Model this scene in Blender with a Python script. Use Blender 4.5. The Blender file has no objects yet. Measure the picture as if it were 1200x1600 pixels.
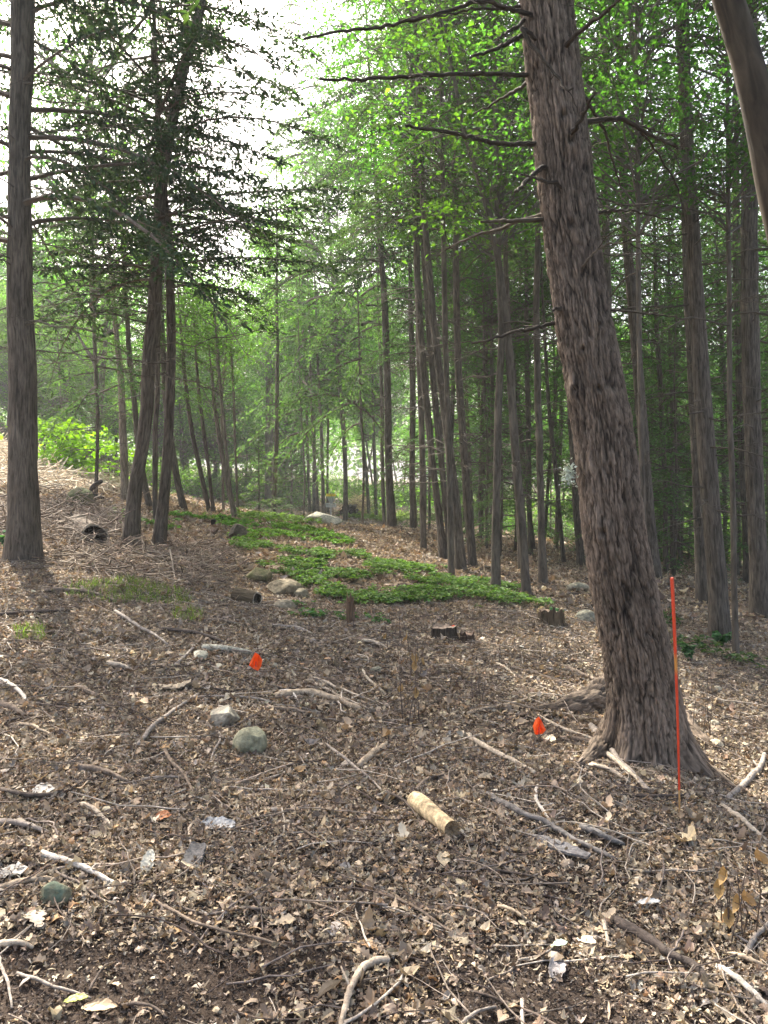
import bpy, math, random
import numpy as np
from mathutils import Vector, Matrix
random.seed(7)
rng = np.random.default_rng(11)
sc = bpy.context.scene
COL = sc.collection

# ---------------------------------------------------------------- camera
F = 1256.0            # focal length in pixels of the 1200 x 1600 photograph
HCAM = 1.6
PITCH = -math.atan(60.0 / F)
cam_d = bpy.data.cameras.new("camera")
cam = bpy.data.objects.new("camera", cam_d); COL.objects.link(cam)
cam_d.sensor_fit = 'VERTICAL'
cam_d.angle = 2 * math.atan(800.0 / F)
cam_d.clip_end = 3000; cam_d.clip_start = 0.05
cam.location = (0, 0, HCAM)
cam.rotation_euler = (math.radians(90) + PITCH, 0, 0)
sc.camera = cam

# ---------------------------------------------------------------- sky, sun, exposure
SUN_EL, SUN_AZ = math.radians(50), math.radians(-29)      # azimuth from +Y towards +X
w = bpy.data.worlds.new("World"); sc.world = w; w.use_nodes = True
nt = w.node_tree
sky = nt.nodes.new('ShaderNodeTexSky'); sky.sky_type = 'NISHITA'; sky.sun_disc = False
sky.sun_elevation = SUN_EL; sky.sun_rotation = SUN_AZ
sky.air_density = 1.0; sky.dust_density = 8.0; sky.ozone_density = .8
nt.links.new(sky.outputs[0], nt.nodes['Background'].inputs[0])
nt.nodes['Background'].inputs[1].default_value = 0.15
sun_d = bpy.data.lights.new("sun", 'SUN'); sun_d.energy = 5.0; sun_d.angle = math.radians(0.5)
sun_d.color = (1.0, 0.95, 0.86)
sun = bpy.data.objects.new("sun", sun_d); COL.objects.link(sun)
sdir = Vector((math.sin(SUN_AZ) * math.cos(SUN_EL), math.cos(SUN_AZ) * math.cos(SUN_EL), math.sin(SUN_EL)))
sun.rotation_euler = sdir.to_track_quat('Z', 'Y').to_euler()
sun.location = sdir * 60
sc.view_settings.view_transform = 'Standard'; sc.view_settings.look = 'None'
sc.view_settings.exposure = 1.87; sc.view_settings.gamma = 1
sc.cycles.max_bounces = 10; sc.cycles.diffuse_bounces = 6; sc.cycles.transmission_bounces = 6
sc.cycles.volume_bounces = 1; sc.cycles.glossy_bounces = 2
sc.cycles.use_adaptive_sampling = True
sc.cycles.use_denoising = True

# ---------------------------------------------------------------- pixel <-> world
cp, sp = math.cos(PITCH), math.sin(PITCH)
def ray(px, py):
    u = (px - 600) / F; v = (800 - py) / F
    return np.array([u, cp - v * sp, sp + v * cp])
def W(px, py, Y):
    """point seen at photograph pixel px,py at forward distance Y"""
    d = ray(px, py); d = d / d[1]
    return np.array([d[0] * Y, Y, HCAM + d[2] * Y])

# ---------------------------------------------------------------- numpy noise
def _h(ix, iy, iz, s=0):
    n = (ix * 374761393 + iy * 668265263 + iz * 2147483647 + s * 974634777) & 0xffffffff
    n = ((n ^ (n >> 13)) * 1274126177) & 0xffffffff
    n = ((n ^ (n >> 15)) * 2246822519) & 0xffffffff
    return ((n ^ (n >> 16)) & 0xffffff) / float(0xffffff)
def vn(P, s=0):
    P = np.asarray(P, float); I = np.floor(P).astype(np.int64); f = P - I; f = f * f * (3 - 2 * f)
    r = 0
    for a in (0, 1):
        for b in (0, 1):
            for c in (0, 1):
                wgt = (f[..., 0] if a else 1 - f[..., 0]) * (f[..., 1] if b else 1 - f[..., 1]) * (f[..., 2] if c else 1 - f[..., 2])
                r = r + wgt * _h(I[..., 0] + a, I[..., 1] + b, I[..., 2] + c, s)
    return r
def fbm(P, o=4, s=0):
    r = 0; a = .5; P = np.asarray(P, float)
    for k in range(o):
        r = r + a * (vn(P, s + k) - .5); P = P * 2.03 + 7.1; a *= .5
    return r
def worley(P, s=0):
    P = np.asarray(P, float); I = np.floor(P).astype(np.int64)
    f1 = np.full(len(P), 9.); f2 = np.full(len(P), 9.); cid = np.zeros(len(P))
    for a in (-1, 0, 1):
        for b in (-1, 0, 1):
            for c in (-1, 0, 1):
                J = I + np.array([a, b, c])
                q = J + np.stack([_h(J[:, 0], J[:, 1], J[:, 2], s + k) for k in (1, 2, 3)], 1)
                d = np.sqrt(((q - P) ** 2).sum(1))
                m = d < f1
                f2 = np.where(m, f1, np.minimum(f2, d))
                cid = np.where(m, _h(J[:, 0], J[:, 1], J[:, 2], s + 9), cid)
                f1 = np.where(m, d, f1)
    return f1, f2, cid

# ---------------------------------------------------------------- terrain height
CP = [(600,1600,2.37),(0,1600,2.25),(1200,1600,2.45),(300,1300,3.6),(900,1300,3.75),(1200,1300,4.0),(0,1250,3.75),
 (400,1062,6.2),(0,1000,6.9),(120,905,9.0),(35,868,10),(208,850,12),(248,857,12),(430,930,10.6),(368,845,15),
 (690,995,8),(600,900,12),(820,945,10.5),(773,925,12),(822,932,12),(718,895,15),(738,885,16),(694,870,17),
 (848,915,14),(612,822,24),(645,825,24),(500,836,29),(500,820,36),(520,806,45),(427,812,28),(370,810,24),
 (150,835,14),(123,792,17),(0,700,25),(100,735,25),(200,782,22),(-300,640,25),(-300,900,10),(1015,1180,5.0),
 (1125,1000,10),(1100,940,13),(1185,960,12),(1020,900,15),(1170,912,18),(880,882,20),(1000,880,25),(700,830,30),
 (600,795,60),(1200,868,35),(1100,800,80),(300,780,45),(0,660,60),(600,785,90),(-400,600,60),(1500,1000,12),
 (1500,900,30),(1400,1300,4.5),(850,850,32),(480,800,55),(300,760,90)]
_X = []; _Z = []
for (a, b, d) in CP:
    q = W(a, b, d); _X.append((q[0], q[1])); _Z.append(q[2])
for (x, y) in [(0,0),(-3,0),(3,0),(0,-5),(-6,-5),(6,-5),(-6,2),(6,2)]:
    _X.append((x, y)); _Z.append(-0.09 * x)
def _q(XY):
    XY = np.asarray(XY, float); Y = np.clip(XY[..., 1], -3, 110)
    return np.stack([np.clip(XY[..., 0] / (Y + 5), -1.6, 1.6), np.log(Y + 5)], -1)
_A = _q(_X); _n = len(_A)
_D = np.sqrt(((_A[:, None] - _A[None]) ** 2).sum(-1))
_M = np.zeros((_n + 3, _n + 3)); _M[:_n, :_n] = _D - np.eye(_n) * .01
_M[:_n, _n] = 1; _M[:_n, _n + 1:] = _A; _M[_n, :_n] = 1; _M[_n + 1:, :_n] = _A.T
_W = np.linalg.solve(_M, np.concatenate([_Z, [0, 0, 0]]))
def TZ0(XY):
    XY = np.asarray(XY, float); sh = XY.shape[:-1]; X = XY.reshape(-1, 2); out = np.empty(len(X))
    for i in range(0, len(X), 40000):
        q = _q(X[i:i + 40000])
        out[i:i + 40000] = np.sqrt(((q[:, None] - _A[None]) ** 2).sum(-1) + 1e-4) @ _W[:_n] + _W[_n] + q @ _W[_n + 1:]
    return out.reshape(sh)
# cached on a warped grid for speed
def _warp(t, a, b): return a * np.sinh(b * t)
GU = np.linspace(-1, 1, 520); GV = np.linspace(-.22, 1, 760)
GX = _warp(GU, 2.6, math.asinh(420 / 2.6)); GY = 3.2 + _warp(GV, 3.2, math.asinh(520 / 3.2))
gx, gy = np.meshgrid(GX, GY)
_far = np.clip((gy - 70) / 60, 0, 1)
GZ = TZ0(np.stack([gx, gy], -1))
def bumps(x, y):
    P = np.stack([x, y, 0 * x], -1)
    near = 1 / (1 + (np.hypot(x, y) / 14) ** 2)
    return (fbm(P * .9, 3, 3) * .10 + fbm(P * 3.1, 3, 5) * .05 * (0.35 + near) + fbm(P * 11, 2, 8) * .035 * near)
GZ = GZ + bumps(gx, gy)
def TZ(x, y):
    x = np.asarray(x, float); y = np.asarray(y, float)
    i = np.clip(np.searchsorted(GX, x) - 1, 0, len(GX) - 2); j = np.clip(np.searchsorted(GY, y) - 1, 0, len(GY) - 2)
    fx = np.clip((x - GX[i]) / (GX[i + 1] - GX[i]), 0, 1); fy = np.clip((y - GY[j]) / (GY[j + 1] - GY[j]), 0, 1)
    return (GZ[j, i] * (1 - fx) + GZ[j, i + 1] * fx) * (1 - fy) + (GZ[j + 1, i] * (1 - fx) + GZ[j + 1, i + 1] * fx) * fy
def G(px, py):
    """ground point seen at a pixel of the photograph"""
    d = ray(px, py); o = np.array([0, 0, HCAM]); t = 1.2; last = t
    while t < 200:
        p = o + d * t
        if p[2] < TZ(p[0], p[1]):
            lo, hi = last, t
            for _ in range(18):
                m = (lo + hi) / 2; p = o + d * m
                if p[2] < TZ(p[0], p[1]): hi = m
                else: lo = m
            return o + d * hi
        last = t; t += max(.02, t * .01)
    return W(px, py, 60)
def ground_pt(x, y, dz=0): return np.array([x, y, float(TZ(x, y)) + dz])

# ---------------------------------------------------------------- mesh builder
class MB:
    def __init__(s): s.v = []; s.f = []; s.c = []; s.m = []; s.b = []; s.n = 0; s.hasb = False
    def add(s, V, Fs, col=(1, 1, 1), mat=0, bk=None):
        V = np.asarray(V, float).reshape(-1, 3); k = len(V)
        if not isinstance(Fs, list): Fs = [Fs]
        for Fa in Fs:
            Fa = np.asarray(Fa, dtype=np.int64)
            if len(Fa): s.f.append(Fa + s.n); s.m.append(np.full(len(Fa), mat))
        c = np.asarray(col, float)
        if c.ndim == 1: c = np.tile(c[:3], (k, 1))
        s.v.append(V); s.c.append(c)
        if bk is not None: s.hasb = True; s.b.append(np.asarray(bk, float).reshape(-1, 3))
        else: s.b.append(V)
        s.n += k
    def batch(s, P, R, S, tv, tf, col, mat=0):
        """copies of template tv/tf; P (n,3), R (n,3,3) columns = axes, S (n,)"""
        n = len(P)
        if n == 0: return
        S = np.asarray(S, float)
        if S.ndim == 1: S = S[:, None, None]
        V = np.einsum('nij,nkj->nki', R, tv[None] * S) + P[:, None]
        k = len(tv)
        Fa = (tf[None] + (np.arange(n) * k)[:, None, None]).reshape(-1, tf.shape[1])
        s.add(V.reshape(-1, 3), Fa, np.repeat(col, k, 0), mat)
    def tube(s, pts, rad, n=6, col=(1, 1, 1), mat=0, cap=True, rough=0):
        pts = np.asarray(pts, float); m = len(pts); rad = np.broadcast_to(np.asarray(rad, float), (m,))
        T = np.gradient(pts, axis=0); T /= np.linalg.norm(T, axis=1)[:, None] + 1e-9
        ref = np.array([0, 0, 1.]) if abs(T[0, 2]) < .8 else np.array([1., 0, 0])
        A = np.cross(T, ref); A /= np.linalg.norm(A, axis=1)[:, None] + 1e-9
        B = np.cross(T, A)
        th = np.linspace(0, 2 * math.pi, n, endpoint=False)
        R_ = np.repeat(rad[:, None], n, 1)
        ln = np.concatenate([[0], np.cumsum(np.linalg.norm(np.diff(pts, axis=0), axis=1))])
        if rough:
            R_ = R_ * (1 + rough * 2 * (rng.random((m, n)) - .5))
        V = pts[:, None] + R_[..., None] * (np.cos(th)[None, :, None] * A[:, None] + np.sin(th)[None, :, None] * B[:, None])
        bk = np.stack([R_ * np.cos(th), R_ * np.sin(th), np.repeat(ln[:, None], n, 1)], -1)
        i = np.arange(m - 1)[:, None]; j = np.arange(n)[None]
        a = i * n + j; b = i * n + (j + 1) % n
        Fa = np.stack([a, b, b + n, a + n], -1).reshape(-1, 4)
        fs = [Fa]
        V = V.reshape(-1, 3); bk = bk.reshape(-1, 3)
        if cap:
            V = np.concatenate([V, pts[:1] - T[:1] * rad[0] * .2, pts[-1:] + T[-1:] * rad[-1] * .4])
            bk = np.concatenate([bk, [[0, 0, 0]], [[0, 0, ln[-1]]]])
            j = np.arange(n); k = m * n
            fs += [np.stack([j * 0 + k, (j + 1) % n, j], -1), np.stack([j * 0 + k + 1, (m - 1) * n + j, (m - 1) * n + (j + 1) % n], -1)]
        s.add(V, fs, col, mat, bk)
    def mesh(s, name, mats, smooth=False):
        me = bpy.data.meshes.new(name)
        V = np.concatenate(s.v); C = np.concatenate(s.c)
        me.vertices.add(len(V)); me.vertices.foreach_set("co", V.astype(np.float32).ravel())
        tot = np.concatenate([np.full(len(f), f.shape[1]) for f in s.f])
        loops = np.concatenate([f.ravel() for f in s.f])
        me.loops.add(len(loops)); me.loops.foreach_set("vertex_index", loops.astype(np.int32))
        me.polygons.add(len(tot)); st = np.concatenate([[0], np.cumsum(tot)[:-1]])
        me.polygons.foreach_set("loop_start", st.astype(np.int32))
        try: me.polygons.foreach_set("loop_total", tot.astype(np.int32))
        except Exception: pass
        me.polygons.foreach_set("material_index", np.concatenate(s.m).astype(np.int32))
        if smooth: me.polygons.foreach_set("use_smooth", np.ones(len(tot), bool))
        else: me.polygons.foreach_set("use_smooth", np.zeros(len(tot), bool))
        me.update(calc_edges=True)
        a = me.attributes.new("col", 'FLOAT_COLOR', 'POINT')
        a.data.foreach_set("color", np.concatenate([C, np.ones((len(C), 1))], 1).astype(np.float32).ravel())
        if s.hasb:
            a = me.attributes.new("bk", 'FLOAT_VECTOR', 'POINT')
            a.data.foreach_set("vector", np.concatenate(s.b).astype(np.float32).ravel())
        for m in mats: me.materials.append(m)
        return me
    def obj(s, name, mats, parent=None, loc=None, smooth=False):
        if not isinstance(mats, (list, tuple)): mats = [mats]
        me = s.mesh(name, mats, smooth)
        o = bpy.data.objects.new(name, me); COL.objects.link(o)
        if parent is not None: o.parent = parent
        if loc is not None: o.location = loc
        return o
def tag(o, label=None, cat=None, group=None, kind=None):
    if label: o['label'] = label
    if cat: o['category'] = cat
    if group: o['group'] = group
    if kind: o['kind'] = kind
    return o
def empty(name, loc, label, cat, group=None):
    o = bpy.data.objects.new(name, None); COL.objects.link(o); o.location = loc
    o.empty_display_size = .2
    return tag(o, label, cat, group)
def basis(yaw, pitch, roll):
    cy, sy, cpi, spi, cr, sr = np.cos(yaw), np.sin(yaw), np.cos(pitch), np.sin(pitch), np.cos(roll), np.sin(roll)
    X = np.stack([cy * cpi, sy * cpi, spi], -1)
    Y0 = np.stack([-sy, cy, 0 * yaw], -1); Z0 = np.cross(X, Y0)
    Yv = Y0 * cr[:, None] + Z0 * sr[:, None]
    return np.stack([X, Yv, np.cross(X, Yv)], -1)

# ---------------------------------------------------------------- materials
def mat(name):
    m = bpy.data.materials.new(name); m.use_nodes = True; t = m.node_tree
    for n in list(t.nodes): t.nodes.remove(n)
    out = t.nodes.new('ShaderNodeOutputMaterial')
    return m, t, out
def N(t, typ, **kw):
    n = t.nodes.new(typ)
    for k, v in kw.items():
        if k in n.inputs.keys(): n.inputs[k].default_value = v
        else: setattr(n, k, v)
    return n
def ramp(t, stops):
    r = t.nodes.new('ShaderNodeValToRGB'); e = r.color_ramp.elements
    while len(e) < len(stops): e.new(.5)
    for k, (p, c) in enumerate(stops): e[k].position = p; e[k].color = (*c, 1)
    return r
def mix(t, a, b, fac, blend='MIX'):
    n = t.nodes.new('ShaderNodeMix'); n.data_type = 'RGBA'; n.blend_type = blend
    for sock, v in ((n.inputs[0], fac), (n.inputs[6], a), (n.inputs[7], b)):
        if hasattr(v, 'is_output') or hasattr(v, 'links'): t.links.new(v, sock)
        elif isinstance(v, (int, float)): sock.default_value = v
        else: sock.default_value = (*v, 1)
    return n.outputs[2]
def bark_mat(name, dark, light, sx=45, sz=7, bump=.9, dist=.02, moss=None):
    m, t, out = mat(name); L = t.links
    at = N(t, 'ShaderNodeAttribute', attribute_name='bk')
    mp = N(t, 'ShaderNodeMapping'); mp.inputs['Scale'].default_value = (sx, sx, sz); L.new(at.outputs['Vector'], mp.inputs[0])
    n1 = N(t, 'ShaderNodeTexNoise', Scale=1.0, Detail=5, Roughness=.6, Distortion=.6); L.new(mp.outputs[0], n1.inputs['Vector'])
    mp2 = N(t, 'ShaderNodeMapping'); mp2.inputs['Scale'].default_value = (3, 3, 1.2); L.new(at.outputs['Vector'], mp2.inputs[0])
    n2 = N(t, 'ShaderNodeTexNoise', Scale=1.0, Detail=4, Roughness=.6); L.new(mp2.outputs[0], n2.inputs['Vector'])
    r = ramp(t, [(.36, dark), (.5, tuple((a + b) / 2 for a, b in zip(dark, light))), (.66, light)]); L.new(n1.outputs[0], r.inputs[0])
    r2 = ramp(t, [(.3, (.6, .58, .55)), (.7, (1.25, 1.22, 1.2))]); L.new(n2.outputs[0], r2.inputs[0])
    c = mix(t, r.outputs[0], r2.outputs[0], 1.0, 'MULTIPLY')
    ac = N(t, 'ShaderNodeAttribute', attribute_name='col'); c = mix(t, c, ac.outputs[0], 1.0, 'MULTIPLY')
    if moss:
        r3 = ramp(t, [(.52, (0, 0, 0)), (.68, (1, 1, 1))]); n3 = N(t, 'ShaderNodeTexNoise', Scale=6.0, Detail=5)
        L.new(at.outputs['Vector'], n3.inputs['Vector']); L.new(n3.outputs[0], r3.inputs[0])
        c = mix(t, c, moss, r3.outputs[0])
    b = N(t, 'ShaderNodeBump', Strength=bump, Distance=dist); L.new(n1.outputs[0], b.inputs['Height'])
    p = N(t, 'ShaderNodeBsdfPrincipled', Roughness=.9); p.inputs['Specular IOR Level'].default_value = .2
    L.new(c, p.inputs['Base Color']); L.new(b.outputs[0], p.inputs['Normal']); L.new(p.outputs[0], out.inputs[0])
    return m
def leaf_mat(name, trans=.45, tcol=(1.5, 1.7, .6), gloss=.03):
    m, t, out = mat(name); L = t.links
    ac = N(t, 'ShaderNodeAttribute', attribute_name='col')
    d = N(t, 'ShaderNodeBsdfDiffuse'); L.new(ac.outputs[0], d.inputs[0])
    tr = N(t, 'ShaderNodeBsdfTranslucent'); L.new(mix(t, ac.outputs[0], tcol, 1.0, 'MULTIPLY'), tr.inputs[0])
    mx = N(t, 'ShaderNodeMixShader'); mx.inputs[0].default_value = trans
    L.new(d.outputs[0], mx.inputs[1]); L.new(tr.outputs[0], mx.inputs[2])
    g = N(t, 'ShaderNodeBsdfGlossy', Roughness=.45); m2 = N(t, 'ShaderNodeMixShader'); m2.inputs[0].default_value = gloss
    L.new(mx.outputs[0], m2.inputs[1]); L.new(g.outputs[0], m2.inputs[2]); L.new(m2.outputs[0], out.inputs[0])
    return m
def dull_mat(name, scale=30, contrast=.4, bump=.4, rough=.85, dist=.01, stretch=(1, 1, 1)):
    """vertex colour times fine noise"""
    m, t, out = mat(name); L = t.links
    ac = N(t, 'ShaderNodeAttribute', attribute_name='col')
    tc = N(t, 'ShaderNodeTexCoord'); mp = N(t, 'ShaderNodeMapping'); mp.inputs['Scale'].default_value = stretch
    L.new(tc.outputs['Object'], mp.inputs[0])
    n = N(t, 'ShaderNodeTexNoise', Scale=float(scale), Detail=6, Roughness=.65); L.new(mp.outputs[0], n.inputs['Vector'])
    r = ramp(t, [(.3, (1 - contrast,) * 3), (.7, (1 + contrast,) * 3)]); L.new(n.outputs[0], r.inputs[0])
    c = mix(t, ac.outputs[0], r.outputs[0], 1.0, 'MULTIPLY')
    p = N(t, 'ShaderNodeBsdfPrincipled', Roughness=rough); p.inputs['Specular IOR Level'].default_value = .25
    b = N(t, 'ShaderNodeBump', Strength=bump, Distance=dist); L.new(n.outputs[0], b.inputs['Height'])
    L.new(c, p.inputs['Base Color']); L.new(b.outputs[0], p.inputs['Normal']); L.new(p.outputs[0], out.inputs[0])
    return m
M_big = bark_mat('hemlock_bark', (.10, .08, .062), (.28, .225, .175), 80, 14, .8, .008)
M_bark = bark_mat('conifer_bark', (.055, .047, .038), (.18, .155, .125), 38, 5, .9, .03)
M_bark2 = bark_mat('smooth_bark', (.07, .06, .048), (.17, .145, .115), 18, 4, .5, .01)
M_twig = dull_mat('twig_bark', 25, .3, .3)
M_needle = leaf_mat('needles', .42, (1.6, 1.9, .7), .02)
M_needle_shade = leaf_mat('backlit_dark_needles', .22, (1.3, 1.6, .6), .02)  # darker copy of the needles, backlit shade put into the colour
M_leaf = leaf_mat('broad_leaves', .52, (1.55, 2.15, .55), .03)
M_ivy = leaf_mat('ivy_leaves', .3, (1.3, 1.7, .5), .012)
M_litter = leaf_mat('dead_leaves', .12, (1.2, 1.0, .7), .025)
M_wood = dull_mat('dead_wood', 40, .55, .9, .9, .006)
M_stone = dull_mat('stone', 22, .5, .9, .85, .015)

# ---------------------------------------------------------------- ground
def ground_material():
    m, t, out = mat('soil'); L = t.links
    g = N(t, 'ShaderNodeNewGeometry')
    n1 = N(t, 'ShaderNodeTexNoise', Scale=38.0, Detail=8, Roughness=.7); L.new(g.outputs['Position'], n1.inputs['Vector'])
    v = N(t, 'ShaderNodeTexVoronoi', Scale=26.0); L.new(g.outputs['Position'], v.inputs['Vector'])
    n2 = N(t, 'ShaderNodeTexNoise', Scale=.8, Detail=5, Roughness=.6); L.new(g.outputs['Position'], n2.inputs['Vector'])
    soil = ramp(t, [(.3, (.022, .016, .012)), (.55, (.058, .043, .033)), (.75, (.14, .11, .085))]); L.new(n1.outputs[0], soil.inputs[0])
    sep = N(t, 'ShaderNodeSeparateColor'); L.new(v.outputs['Color'], sep.inputs[0])
    fl = ramp(t, [(.0, (.09, .065, .045)), (.45, (.17, .125, .085)), (.8, (.30, .24, .17)), (1, (.42, .36, .28))]); L.new(sep.outputs[0], fl.inputs[0])
    msk = ramp(t, [(.35, (.2, .2, .2)), (.6, (.8, .8, .8))]); L.new(n2.outputs[0], msk.inputs[0])
    # only far ground relies on the leaf coloured flecks
    sx = N(t, 'ShaderNodeSeparateXYZ'); L.new(g.outputs['Position'], sx.inputs[0])
    mr = N(t, 'ShaderNodeMapRange'); mr.inputs[1].default_value = 3; mr.inputs[2].default_value = 9; L.new(sx.outputs[1], mr.inputs[0])
    mm = N(t, 'ShaderNodeMath', operation='MULTIPLY'); L.new(msk.outputs[0], mm.inputs[0]); L.new(mr.outputs[0], mm.inputs[1])
    c = mix(t, soil.outputs[0], fl.outputs[0], mm.outputs[0])
    p = N(t, 'ShaderNodeBsdfPrincipled', Roughness=.95); p.inputs['Specular IOR Level'].default_value = .1
    b = N(t, 'ShaderNodeBump', Strength=.8, Distance=.02); L.new(n1.outputs[0], b.inputs['Height'])
    L.new(c, p.inputs['Base Color']); L.new(b.outputs[0], p.inputs['Normal']); L.new(p.outputs[0], out.inputs[0])
    return m
M_soil = ground_material()
mb = MB(); nx, ny = len(GX), len(GY)
i = np.arange(ny - 1)[:, None]; j = np.arange(nx - 1)[None]; a = i * nx + j
mb.add(np.stack([gx, gy, GZ], -1), np.stack([a, a + 1, a + nx + 1, a + nx], -1).reshape(-1, 4))
tag(mb.obj('ground', M_soil, smooth=True), 'brown forest floor sloping gently down to the right', None, None, 'structure')

# ---------------------------------------------------------------- leaf templates
def leaf_tpl(widths, curl, fold, twist, L=1.0):
    k = len(widths); x = np.linspace(0, L, k); v = []
    for a_, w_ in zip(x, widths):
        ph = twist * (a_ - .5)
        z = curl * (a_ - .5) ** 2 * 1.6
        for sgn in (-1, 0, 1):
            yy = sgn * w_ * math.cos(ph); zz = z + abs(sgn) * w_ * fold + sgn * w_ * math.sin(ph)
            v.append((a_ - .5, yy, zz))
    f = []
    for q in range(k - 1):
        b = q * 3
        f += [(b, b + 3, b + 4, b + 1), (b + 1, b + 4, b + 5, b + 2)]
    return np.array(v), np.array(f)
OVAL = [.02, .2, .29, .24, .02]
OAK = [.015, .03, .2, .12, .3, .15, .36, .17, .24, .04]
MAPLE = [.02, .16, .42, .2, .46, .14, .2, .03]
BIT = [.18, .26, .2, .12]
STRIP = [.05, .09, .08, .03]
lr = random.Random(3)
NEAR_T = []
for wds in (OVAL, OVAL, OAK, OAK, MAPLE, BIT, BIT, BIT, STRIP, STRIP, STRIP, STRIP):
    for _ in range(3):
        NEAR_T.append(leaf_tpl([q * lr.uniform(.75, 1.2) for q in wds], lr.uniform(-1.4, 1.6), lr.uniform(-.3, .9), lr.uniform(-2, 2)))
FAR_T = [leaf_tpl([.05, .32, .04], lr.uniform(-1, 1.6), lr.uniform(-.2, .8), lr.uniform(-1.4, 1.4)) for _ in range(8)]
PAL = np.array([(.31, .25, .175), (.25, .205, .15), (.205, .165, .12), (.37, .31, .225), (.15, .115, .085), (.33, .265, .18),
                (.265, .24, .20), (.43, .38, .295), (.115, .088, .068), (.24, .175, .12), (.35, .235, .13), (.20, .185, .165)])
PALW = np.array([.17, .14, .12, .11, .14, .09, .05, .05, .10, .07, .02, .05]); PALW /= PALW.sum()
def litter_cols(n):
    c = PAL[rng.choice(len(PAL), n, p=PALW)]
    return np.clip(c * rng.lognormal(0, .22, (n, 1)) * rng.uniform(.96, 1.04, (n, 3)) * np.array([1.02, .99, .95]), .02, .7)
def soil_zone(x, y):
    """1 where bare mulch shows (along the near edge and in scattered patches)"""
    P = np.stack([x, y, 0 * x], -1)
    e = np.clip((3.1 - y + .5 * fbm(P * 2, 2, 33)) / .55 - np.clip(x - .5, 0, 3) * .7, 0, 1)
    return np.clip(e * 1.1 + fbm(P * 1.6, 4, 21) * 2.6 - .22, 0, 1)
def scatter(n, y0, y1, tpls, s0, s1, lift, tilt, spread=.56, extra=1.2):
    mbx = MB()
    y = np.sqrt(rng.uniform(y0 ** 2, y1 ** 2, n)); x = rng.uniform(-1, 1, n) * (y * spread + extra)
    sz = soil_zone(x, y); keep = rng.random(n) > sz * .88
    # keep clear of the ivy bed only lightly
    x, y = x[keep], y[keep]; n = len(x)
    cl = rng.random(n)
    S = rng.uniform(s0, s1, n) * (1 + (cl > .94) * .6 + (cl > .985) * .5) * (1 - (cl < .45) * .4)
    P = np.stack([x, y, TZ(x, y) + rng.uniform(.0, lift, n)], -1)
    R = basis(rng.uniform(0, 6.28, n), rng.normal(0, tilt, n), rng.normal(0, tilt * 1.3, n))
    C = litter_cols(n); S = np.where(cl > .5, S, S * .8); which = rng.integers(0, len(tpls), n)
    for k, (tv, tf) in enumerate(tpls):
        q = which == k
        mbx.batch(P[q], R[q], S[q], tv, tf, C[q])
    return mbx
# ================================================================ leaf litter and fine twigs
lit = MB()
for args in ((165000, 1.4, 5.0, NEAR_T, .014, .045, .02, .32), (70000, 1.4, 6.0, FAR_T, .008, .02, .03, .6), (6500, 1.6, 7.5, NEAR_T[:15], .04, .062, .03, .22), (125000, 5.0, 11, NEAR_T, .024, .058, .03, .38),
             (90000, 11, 26, FAR_T, .055, .11, .03, .36, .5, 2), (40000, 26, 62, FAR_T, .10, .2, .03, .3, .5, 4)):
    q = scatter(*args); lit.v += q.v; lit.f += [f + lit.n for f in q.f]; lit.c += q.c; lit.m += q.m; lit.b += q.b; lit.n += q.n
tag(lit.obj('leaf_litter', M_litter), 'dry brown and tan fallen leaves covering the forest floor', None, None, 'stuff')

TW_COL = [(.20, .16, .125), (.12, .09, .07), (.26, .21, .165), (.16, .13, .11), (.36, .31, .25), (.08, .06, .05)]
def ground_twig(mbx, x, y, L, r, yaw, col, n=4, lift=.012, tilt=0):
    k = max(4, int(L / .08) + 2); s = np.linspace(-.5, .5, k) * L
    bend = rng.normal(0, .1) * L; wob = np.cumsum(rng.normal(0, .012, k)) * min(1, L * 2)
    off = bend * (s / L * 2) ** 2 + wob
    X = x + s * math.cos(yaw) - off * math.sin(yaw); Y = y + s * math.sin(yaw) + off * math.cos(yaw)
    ends = TZ(X[[0, -1]], Y[[0, -1]]); zz = np.maximum(TZ(X, Y), np.linspace(ends[0], ends[1], k) - .01) + r * .6 + lift + tilt * (s / L + .5) * L
    mbx.tube(np.stack([X, Y, zz], -1), np.linspace(r, r * .5, k), n, np.array(col) * rng.uniform(.75, 1.25), cap=n > 4)
tw = MB()
for _ in range(11000):
    y = math.sqrt(rng.uniform(1.6 ** 2, 10 ** 2)) if rng.random() < .85 else rng.uniform(10, 20)
    x = rng.uniform(-1, 1) * (y * .54 + 1)
    big = rng.random() ** 3
    if y < 3.4 and rng.random() < soil_zone(np.array([x]), np.array([y]))[0] * .75: continue
    ground_twig(tw, x, y, .05 + .38 * big + .09 * rng.random(), .0011 + .0035 * big + .001 * (y / 6), rng.uniform(0, 6.28),
                TW_COL[rng.integers(0, 6)], 3 if y > 4 else 4, rng.uniform(.004, .03), rng.normal(0, .08))
for _ in range(420):
    y = math.sqrt(rng.uniform(2.2 ** 2, 10 ** 2)); x = rng.uniform(-1, 1) * (y * .52 + .6)
    if rng.random() < soil_zone(np.array([x]), np.array([y]))[0] * .95: continue
    ground_twig(tw, x, y, rng.uniform(.25, .8), rng.uniform(.003, .0075), rng.uniform(0, 6.28), TW_COL[rng.choice([0, 0, 2, 2, 4, 1])], 6, .01, rng.normal(0, .04))
tag(tw.obj('fine_twigs', M_wood, smooth=True), 'thin broken twigs scattered through the fallen leaves', None, None, 'stuff')
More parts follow.
